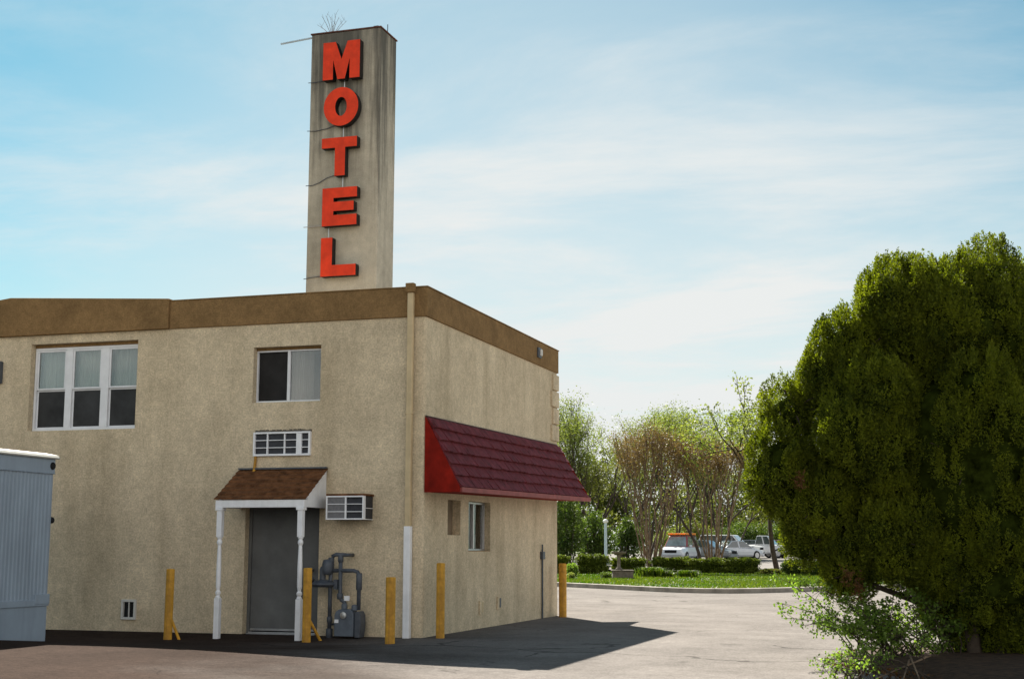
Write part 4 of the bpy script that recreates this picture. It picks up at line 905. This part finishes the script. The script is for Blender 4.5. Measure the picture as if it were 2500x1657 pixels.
# ------------------------------------------------------------------ trees behind
def tree(name, label, px, pybase, pytop, d, zb, seed, stems=1, leaf=None, bark=None, per=5, scatter=.35, lsize=.16, levels=4, r=.12, spread=.35, splits=(2, 3), lean=(0, 0), group=None, first=.3, wig=.12, upb=.35, shorten=.72, minlv=0):
    rng = np.random.default_rng(seed); b0 = at(px, pybase, d); h = CAM.z+(1338-pytop)*d/FPX-zb
    segs, tips = branching(rng, (0, 0, 0), h, stems, spread, levels, r, splits, lean, first, upb, shorten, wig)
    top = max(s[1][2] for s in segs); sc_ = h/top
    segs = [(np.array(a)*sc_, np.array(b)*sc_, ra, rb) for a, b, ra, rb in segs]; tips = [(t[0]*sc_, t[1], t[2]) for t in tips]
    Vv, Ff = tip_leaves(rng, tips, per, scatter, lsize, minlv=minlv)
    return plant(name, label, 'tree', (b0.x, b0.y, zb), segs, Vv, Ff, bark or M['bark'], leaf or L_spring, group, 'trunk', 'crown', 5)
# two vase-shaped multi-stem trees on the island
for (px, top, sd, lb, st) in ((1588, 1035, 51, 'vase-shaped brown-twigged tree with many stems, left of the orange-roofed car', 15), (1742, 1062, 52, 'vase-shaped brown-twigged tree with many stems, in front of the white pickup', 11)):
    tree('multi_stem_tree', lb, px, 1375, top, 77, .3, sd, stems=st, leaf=L_russet, bark=M['bark_tan'], per=4, scatter=.24, lsize=.085, levels=4, r=.065, spread=.2, splits=(2, 3), first=.42, wig=.055, upb=.5, shorten=.56, group='brown multi-stem trees on the lawn island')
tree('leafy_tree', 'slim dark-trunked tree with clustered green leaves beside the evergreen', 1897, 1388, 925, 80, .35, 61, leaf=L_spring, bark=M['bark'], per=7, scatter=.22, lsize=.17, levels=5, r=.17, spread=.5, splits=(2, 3), first=.34, lean=(-.2, -.05))
tree('young_tree', 'thin grey trunk standing behind the white sedan', 1712, 1350, 1150, 90, .45, 62, leaf=L_olive, per=4, scatter=.3, lsize=.15, levels=3, r=.13, first=.5)
bk = [(1372, 980, 104, 'tall wispy tree with upright bare shoots right behind the motel wall', L_pale, 63, (0, 0), 3),
      (1425, 1012, 100, 'open leaning tree with dark forked limbs left of the lamp post', L_spring, 64, (-.10, 0), 1),
      (1505, 995, 108, 'pale green spring tree above the birdbath', L_spring, 65, (-.05, 0), 2),
      (1582, 985, 112, 'tallest feathery pale tree behind the first brown multi-stem tree', L_pale, 66, (.0, 0), 3),
      (1655, 1000, 115, 'feathery pale tree behind the orange-roofed car', L_pale, 67, (.05, 0), 2),
      (1700, 1030, 110, 'spreading pale tree behind the second brown multi-stem tree', L_spring, 68, (.08, 0), 2),
      (1782, 1045, 112, 'low olive tree behind the silver pickup', L_spring, 69, (.0, 0), 3),
      (1475, 1075, 98, 'olive tree with a reddish haze of buds next to the lamp post', L_olive, 70, (.0, 0), 2)]
for px, top, d, lb, lf, sd, ln, st in bk:
    tree('spring_tree', lb, px, 1345, top, d, .7, sd, stems=st, leaf=lf, bark=M['bark'], per=8, scatter=.36, lsize=.13, levels=5, r=.15, spread=.33, splits=(2, 3), lean=ln, group='spring trees beyond the car park', first=.27, wig=.1)
for (px, top, d, lb, lf, sd) in ((2010, 1120, 118, 'green tree mostly hidden behind the evergreen', L_mid, 71), (2120, 1100, 120, 'green tree glimpsed through the evergreen', L_mid, 72)):
    tree('hidden_tree', lb, px, 1345, top, d, .7, sd, leaf=lf, per=9, scatter=.5, lsize=.22, levels=4, r=.16)
# dense shrubs between lamp post and motel
def bush(px, pyc, wpx, hpx, d, zb, label, leaf, seed, dens=1.0, name='dense_shrub', group=None, sz=.15):
    rng = np.random.default_rng(seed); k = d/FPX; b0 = at(px, 1345, d); W_, H_ = wpx*k, hpx*k; ztop = CAM.z+(1338-pyc)*k-zb
    lobes = [(np.array([rng.uniform(-.36, .36)*W_, rng.uniform(-.25, .25)*W_, ztop*rng.uniform(.25, .8)]), np.array([W_*rng.uniform(.16, .28), W_*.22, ztop*rng.uniform(.18, .32)])) for _ in range(9)]
    lobes.append((np.array([0, 0, ztop*.5]), np.array([W_*.4, W_*.3, ztop*.48])))
    n = int(620*W_*ztop*dens); C, dr, (V_, F_) = blob_leaves(rng, n, lobes, sz, .2, .8, .5)
    V_ = V_@Rz.T; segs = []
    for c0, r0__ in lobes: segs.append((np.array([c0[0]*.3, c0[1]*.3, -.2])@Rz.T, c0@Rz.T, .06, .02))
    return plant(name, label, 'shrub', (b0.x, b0.y, zb), segs, V_, F_, M['bark'], leaf, group, 'stems', 'foliage', 4)
bush(1385, 1205, 100, 140, 86, .4, 'big dark green bush beside the back corner of the motel', L_mid, 81)
bush(1450, 1240, 95, 110, 88, .45, 'big green bush left of the lamp post', L_mid, 82)
bush(1535, 1265, 85, 90, 90, .45, 'dark bush behind the birdbath', L_mid, 83)
bush(1625, 1285, 80, 70, 128, .8, 'round green bush behind the orange-roofed car', L_spring, 84)
bush(1800, 1270, 130, 70, 135, .85, 'green bush behind the white pickup', L_mid, 85)
bush(1700, 1270, 110, 70, 138, .85, 'olive bush between the parked cars and the trees', L_olive, 86)
bush(1930, 1265, 150, 90, 135, .85, 'dark bush behind the slim trunk', L_mid, 87)
bush(2080, 1250, 200, 90, 138, .85, 'dark bush behind the evergreen', L_mid, 88)
# far wood
rng = np.random.default_rng(90); lobes = []
for px in range(1200, 2800, 34):
    d = rng.uniform(150, 175); k = d/FPX; b0 = at(px, 1338, d); tp_ = rng.uniform(1090, 1190)
    for _ in range(7): lobes.append((np.array([b0.x+rng.normal()*1.5, b0.y+rng.normal()*2, CAM.z+(1338-rng.uniform(tp_, 1320))*k]), np.array([rng.uniform(1.4, 2.6), rng.uniform(1.4, 2.6), rng.uniform(1.2, 2.6)])))
C, dr, (V_, F_) = blob_leaves(rng, 130000, lobes, .36, .2, .7, .3)
tag(link('far_wood', npmesh('far_wood', V_, F_), leafmat('far_wood_leaf', (.05, .068, .018), (.125, .13, .045), .4)), 'far green and brown wood closing the view beyond the car park', 'wood', kind='stuff')

# ------------------------------------------------------------------ lamp post and birdbath
b0 = at(1479, 1352, 80); zl = lawn_h(80)
lp = thing('lamp_post', 'pale blue lamp post with a round cap behind the clipped hedge', 'lamp post', (b0.x, b0.y, zl))
hgt = CAM.z+(1338-1267)*80/FPX-zl
q = MB(); q.lathe([(.14, -.05), (.14, .12), (.085, .2), (.08, hgt-.25), (.07, hgt-.2)], (0, 0, 0), 14); obj('post', q, M['lamp_blue'], lp, world=False, smooth=True)
q = MB(); q.lathe([(.08, hgt-.22), (.15, hgt-.17), (.16, hgt-.12), (.13, hgt-.04), (.05, hgt), (0, hgt+.005)], (0, 0, 0), 14); obj('lamp_cap', q, M['white'], lp, world=False, smooth=True)
b0 = at(1520, 1412, 62.5)
pl = thing('stone_plinth', 'low dark stone plinth under the birdbath', 'plinth', (b0.x, b0.y, .15), YAW)
q = MB(); q.box(-.45, .45, -.35, .35, -.05, .33); q.box(-.49, .49, -.39, .39, .33, .38); obj('block', q, M['stone'], pl, world=False, bevel=.025)
b1 = at(1511, 1394, 62.5)
bb = thing('birdbath', 'weathered stone birdbath on a low plinth', 'birdbath', (b1.x, b1.y, .53))
q = MB(); q.lathe([(.15, 0), (.15, .04), (.11, .08), (.075, .14), (.07, .5), (.09, .62), (.12, .66)], (0, 0, 0), 16); obj('pedestal', q, M['stone'], bb, world=False, smooth=True)
q = MB(); q.lathe([(.1, .66), (.28, .70), (.33, .75), (.335, .80), (.30, .80), (.24, .755), (0, .74)], (0, 0, 0), 20); obj('bowl', q, M['stone'], bb, world=False, smooth=True)

# ------------------------------------------------------------------ parked cars
def car(name, label, px, d, heading, paint, kind, Lc=4.6, Wc=1.8, Hc=1.46, cat='car', roofload=None, cabin_paint=None):
    b0 = at(px, 1350, d); z = lot_z(d)
    t = thing(name, label, cat, (b0.x, b0.y, z), heading, group='cars parked beyond the hedges')
    h = Lc/2; cl = .22 if kind == 'sedan' else .34; belt = Hc*(.64 if kind == 'sedan' else .60)
    # lower body stations along x (front +x): x, zbottom, ztop, halfwidth
    if kind == 'sedan': st = [(-h, cl+.22, belt-.10, .78), (-h+.1, cl+.05, belt+.0, .9), (-h*.62, cl, belt+.02, .98), (0, cl, belt, 1), (h*.45, cl, belt-.02, .99), (h*.78, cl, belt-.16, .93), (h-.08, cl+.04, belt-.28, .82), (h, cl+.18, belt-.36, .68)]
    elif kind == 'suv': st = [(-h, cl+.2, belt-.06, .86), (-h+.08, cl+.04, belt, .96), (-h*.5, cl, belt+.01, 1), (h*.4, cl, belt, 1), (h*.52, cl, belt-.02, 1), (h*.86, cl+.02, belt-.10, .95), (h-.06, cl+.05, belt-.2, .9), (h, cl+.16, belt-.28, .84)]
    else: st = [(-h, cl+.15, belt-.05, .96), (-h+.05, cl+.06, belt, .98), (-h*.3, cl, belt, 1), (h*.35, cl, belt, 1), (h*.5, cl, belt, 1), (h*.85, cl+.02, belt-.06, .97), (h-.05, cl+.05, belt-.14, .93), (h, cl+.15, belt-.25, .88)]
    W2 = Wc/2; b = MB(); ring = []
    for x, zb, zt, hw in st:
        y = W2*hw; m_ = zb+(zt-zb)*.55
        ring.append([(x, -y*.9, zb), (x, -y, zb+.12), (x, -y, m_), (x, -y*.94, zt-.06), (x, -y*.82, zt), (x, y*.82, zt), (x, y*.94, zt-.06), (x, y, m_), (x, y, zb+.12), (x, y*.9, zb)])
    vs = [p for r in ring for p in r]; k = 10; fs = []
    for i in range(len(ring)-1): fs += [(i*k+j, i*k+(j+1) % k, (i+1)*k+(j+1) % k, (i+1)*k+j) for j in range(k)]
    fs += [tuple(range(k)), tuple((len(ring)-1)*k+j for j in range(k))[::-1]]; b.add(vs, fs)
    obj('body', b, paint, t, world=False, smooth=False, bevel=.03)
    # cabin
    if kind == 'sedan': c = (-h*.72, -h*.36, h*.12, h*.48)
    elif kind == 'suv': c = (-h*.96, -h*.84, h*.18, h*.46)
    else: c = (-h*.12, -h*.06, h*.26, h*.48)
    zb_, zt_ = belt-.03, Hc; yb_, yt_ = W2*.9, W2*.70
    Pb = [(c[0], -yb_, zb_), (c[3], -yb_, zb_), (c[3], yb_, zb_), (c[0], yb_, zb_)]; Pt = [(c[1], -yt_, zt_), (c[2], -yt_, zt_), (c[2], yt_, zt_), (c[1], yt_, zt_)]
    b = MB(); b.add(Pb+Pt, [(4,5,6,7), (0,1,5,4), (1,2,6,5), (2,3,7,6), (3,0,4,7)]); obj('cabin', b, cabin_paint or paint, t, world=False, bevel=.05)
    def pane(nm, q, off, gm_=None):
        q = [Vector(p) for p in q]; n_ = (q[1]-q[0]).cross(q[3]-q[0]).normalized(); ctr = sum(q, Vector())/4
        if n_.dot(ctr-Vector((0, 0, zb_+.2))) < 0: n_ = -n_
        w_ = [ctr+(p-ctr)*off+n_*.018 for p in q]; i_ = [p-n_*.03 for p in w_]
        m_ = MB(); m_.add(w_+i_, [(0,1,2,3), (4,5,6,7), (0,1,5,4), (1,2,6,5), (2,3,7,6), (3,0,4,7)]); obj(nm, m_, gm_ or M['car_glass'], t, world=False)
    pane('windshield', [Pb[1], Pb[2], Pt[2], Pt[1]], .88, M['windshield']); pane('rear_window', [Pb[3], Pb[0], Pt[0], Pt[3]], .84)
    for A, B, Cc, D_ in ((Pb[0], Pb[1], Pt[1], Pt[0]), (Pb[3], Pb[2], Pt[2], Pt[3])):
        a_, b_, c_, d_ = map(Vector, (A, B, Cc, D_)); m1, m2 = a_.lerp(b_, .5), d_.lerp(c_, .5)
        pane('side_window', [a_, m1, m2, d_], .84); pane('side_window', [m1, b_, c_, m2], .84)
    if kind == 'pickup':
        q = MB(); q.box(-h+.12, c[0]-.1, -W2*.78, W2*.78, belt-.0, belt+.012); obj('bed', q, M['black'], t, world=False)
    wr = .33 if kind == 'sedan' else .38
    for sx_ in (-h*.60, h*.62):
        for sy in (-1, 1):
            q = MB(); q.lathe([(0, -.11), (wr*.9, -.11), (wr, -.08), (wr, .08), (wr*.9, .11), (0, .11)], (sx_, sy*(W2-.10), wr), 20, 'y'); whl = obj('wheel', q, M['tyre'], t, world=False)
            q = MB(); q.lathe([(0, -.005), (wr*.62, -.005), (wr*.6, .012), (0, .012)], (sx_, sy*(W2+.008), wr), 14, 'y'); ro = obj('rim', q, M['rim'], whl, world=False)
    zf = belt-.24 if kind == 'sedan' else belt-.22
    for sy in (-1, 1):
        q = MB(); q.box(h-.16, h-.005, sy*W2*.52, sy*W2*.80, zf-.12, zf+.04); obj('headlight', q, M['headlight'], t, world=False, bevel=.02)
        q = MB(); q.box(-h-.004, -h+.1, sy*W2*.5, sy*W2*.82, belt-.26, belt-.10); obj('taillight', q, M['taillight'], t, world=False, bevel=.02)
        q = MB(); q.box(c[3]-.25, c[3]-.1, sy*(W2+.02), sy*(W2+.18), belt-.02, belt+.12); obj('mirror', q, paint, t, world=False, bevel=.03)
    q = MB(); q.box(h-.06, h+.012, -W2*.45, W2*.45, zf-.2, zf-.01); obj('grille', q, M['black'], t, world=False)
    q = MB(); q.box(h-.12, h+.06, -W2*.84, W2*.84, cl+.02, cl+.2); q.box(-h-.06, -h+.12, -W2*.86, W2*.86, cl+.04, cl+.22); obj('bumper', q, M['rim'] if kind != 'sedan' else paint, t, world=False, bevel=.03)
    if roofload:
        q = MB(); rg_ = random.Random(2)
        for i in range(7): yy = -W2*.66+i*W2*.2; q.box(c[1]+.05*rg_.random(), c[2]+.35*rg_.random(), yy, yy+.13, Hc+.08, Hc+.2)
        obj('roof_load', q, M['orange'], t, world=False, bevel=.02)
        q = MB(); q.box(c[1]+.2, c[1]+.26, -W2*.7, W2*.7, Hc, Hc+.08); q.box(c[2]-.2, c[2]-.14, -W2*.7, W2*.7, Hc, Hc+.08); obj('roof_rack', q, M['darkmetal'], t, world=False)
    return t
P_white = carpaint('white_car_paint', (.72, .73, .74)); P_silver = carpaint('silver_car_paint', (.56, .58, .62)); P_grey = carpaint('grey_car_paint', (.18, .19, .2)); P_red = carpaint('red_car_paint', (.32, .03, .025)); P_dark = carpaint('dark_car_paint', (.035, .04, .05)); P_pale = carpaint('pale_blue_car_paint', (.60, .64, .70)); P_jeep = carpaint('faded_red_paint', (.30, .06, .06)); P_wine = carpaint('wine_car_paint', (.16, .03, .06))
face = YAW-math.pi/2      # nose towards the camera
car('parked_suv', 'pale off-roader with a red cab and an orange roof load, nose to the hedge', 1660, 97, face-.42, P_pale, 'suv', 4.2, 1.85, 1.78, 'suv', True, P_jeep)
car('parked_sedan', 'dark grey sedan behind the second bushy brown tree', 1722, 104, face+1.0, P_grey, 'sedan')
car('parked_pickup', 'white four-door truck with its long bonnet to the right', 1782, 113, face+1.12, P_white, 'suv', 5.2, 1.95, 1.85, 'truck')
car('parked_sedan', 'silver sedan showing its red tail lamp in front of the white truck', 1795, 107, face+2.15, P_silver, 'sedan', 4.5, 1.76, 1.40)
car('parked_sedan', 'dark sedan to the right of the white truck', 1845, 118, face+1.05, P_dark, 'sedan')
car('parked_pickup', 'silver pickup beside the slim tree trunk', 1858, 116, face+1.15, P_silver, 'pickup', 5.2, 1.9, 1.8, 'truck')
car('parked_sedan', 'wine red car just right of the slim tree trunk', 1915, 126, face+1.2, P_wine, 'sedan')
car('parked_pickup', 'dark pickup in the shade behind the evergreen', 2010, 110, face+1.3, P_dark, 'pickup', 5.2, 1.95, 1.85, 'truck')
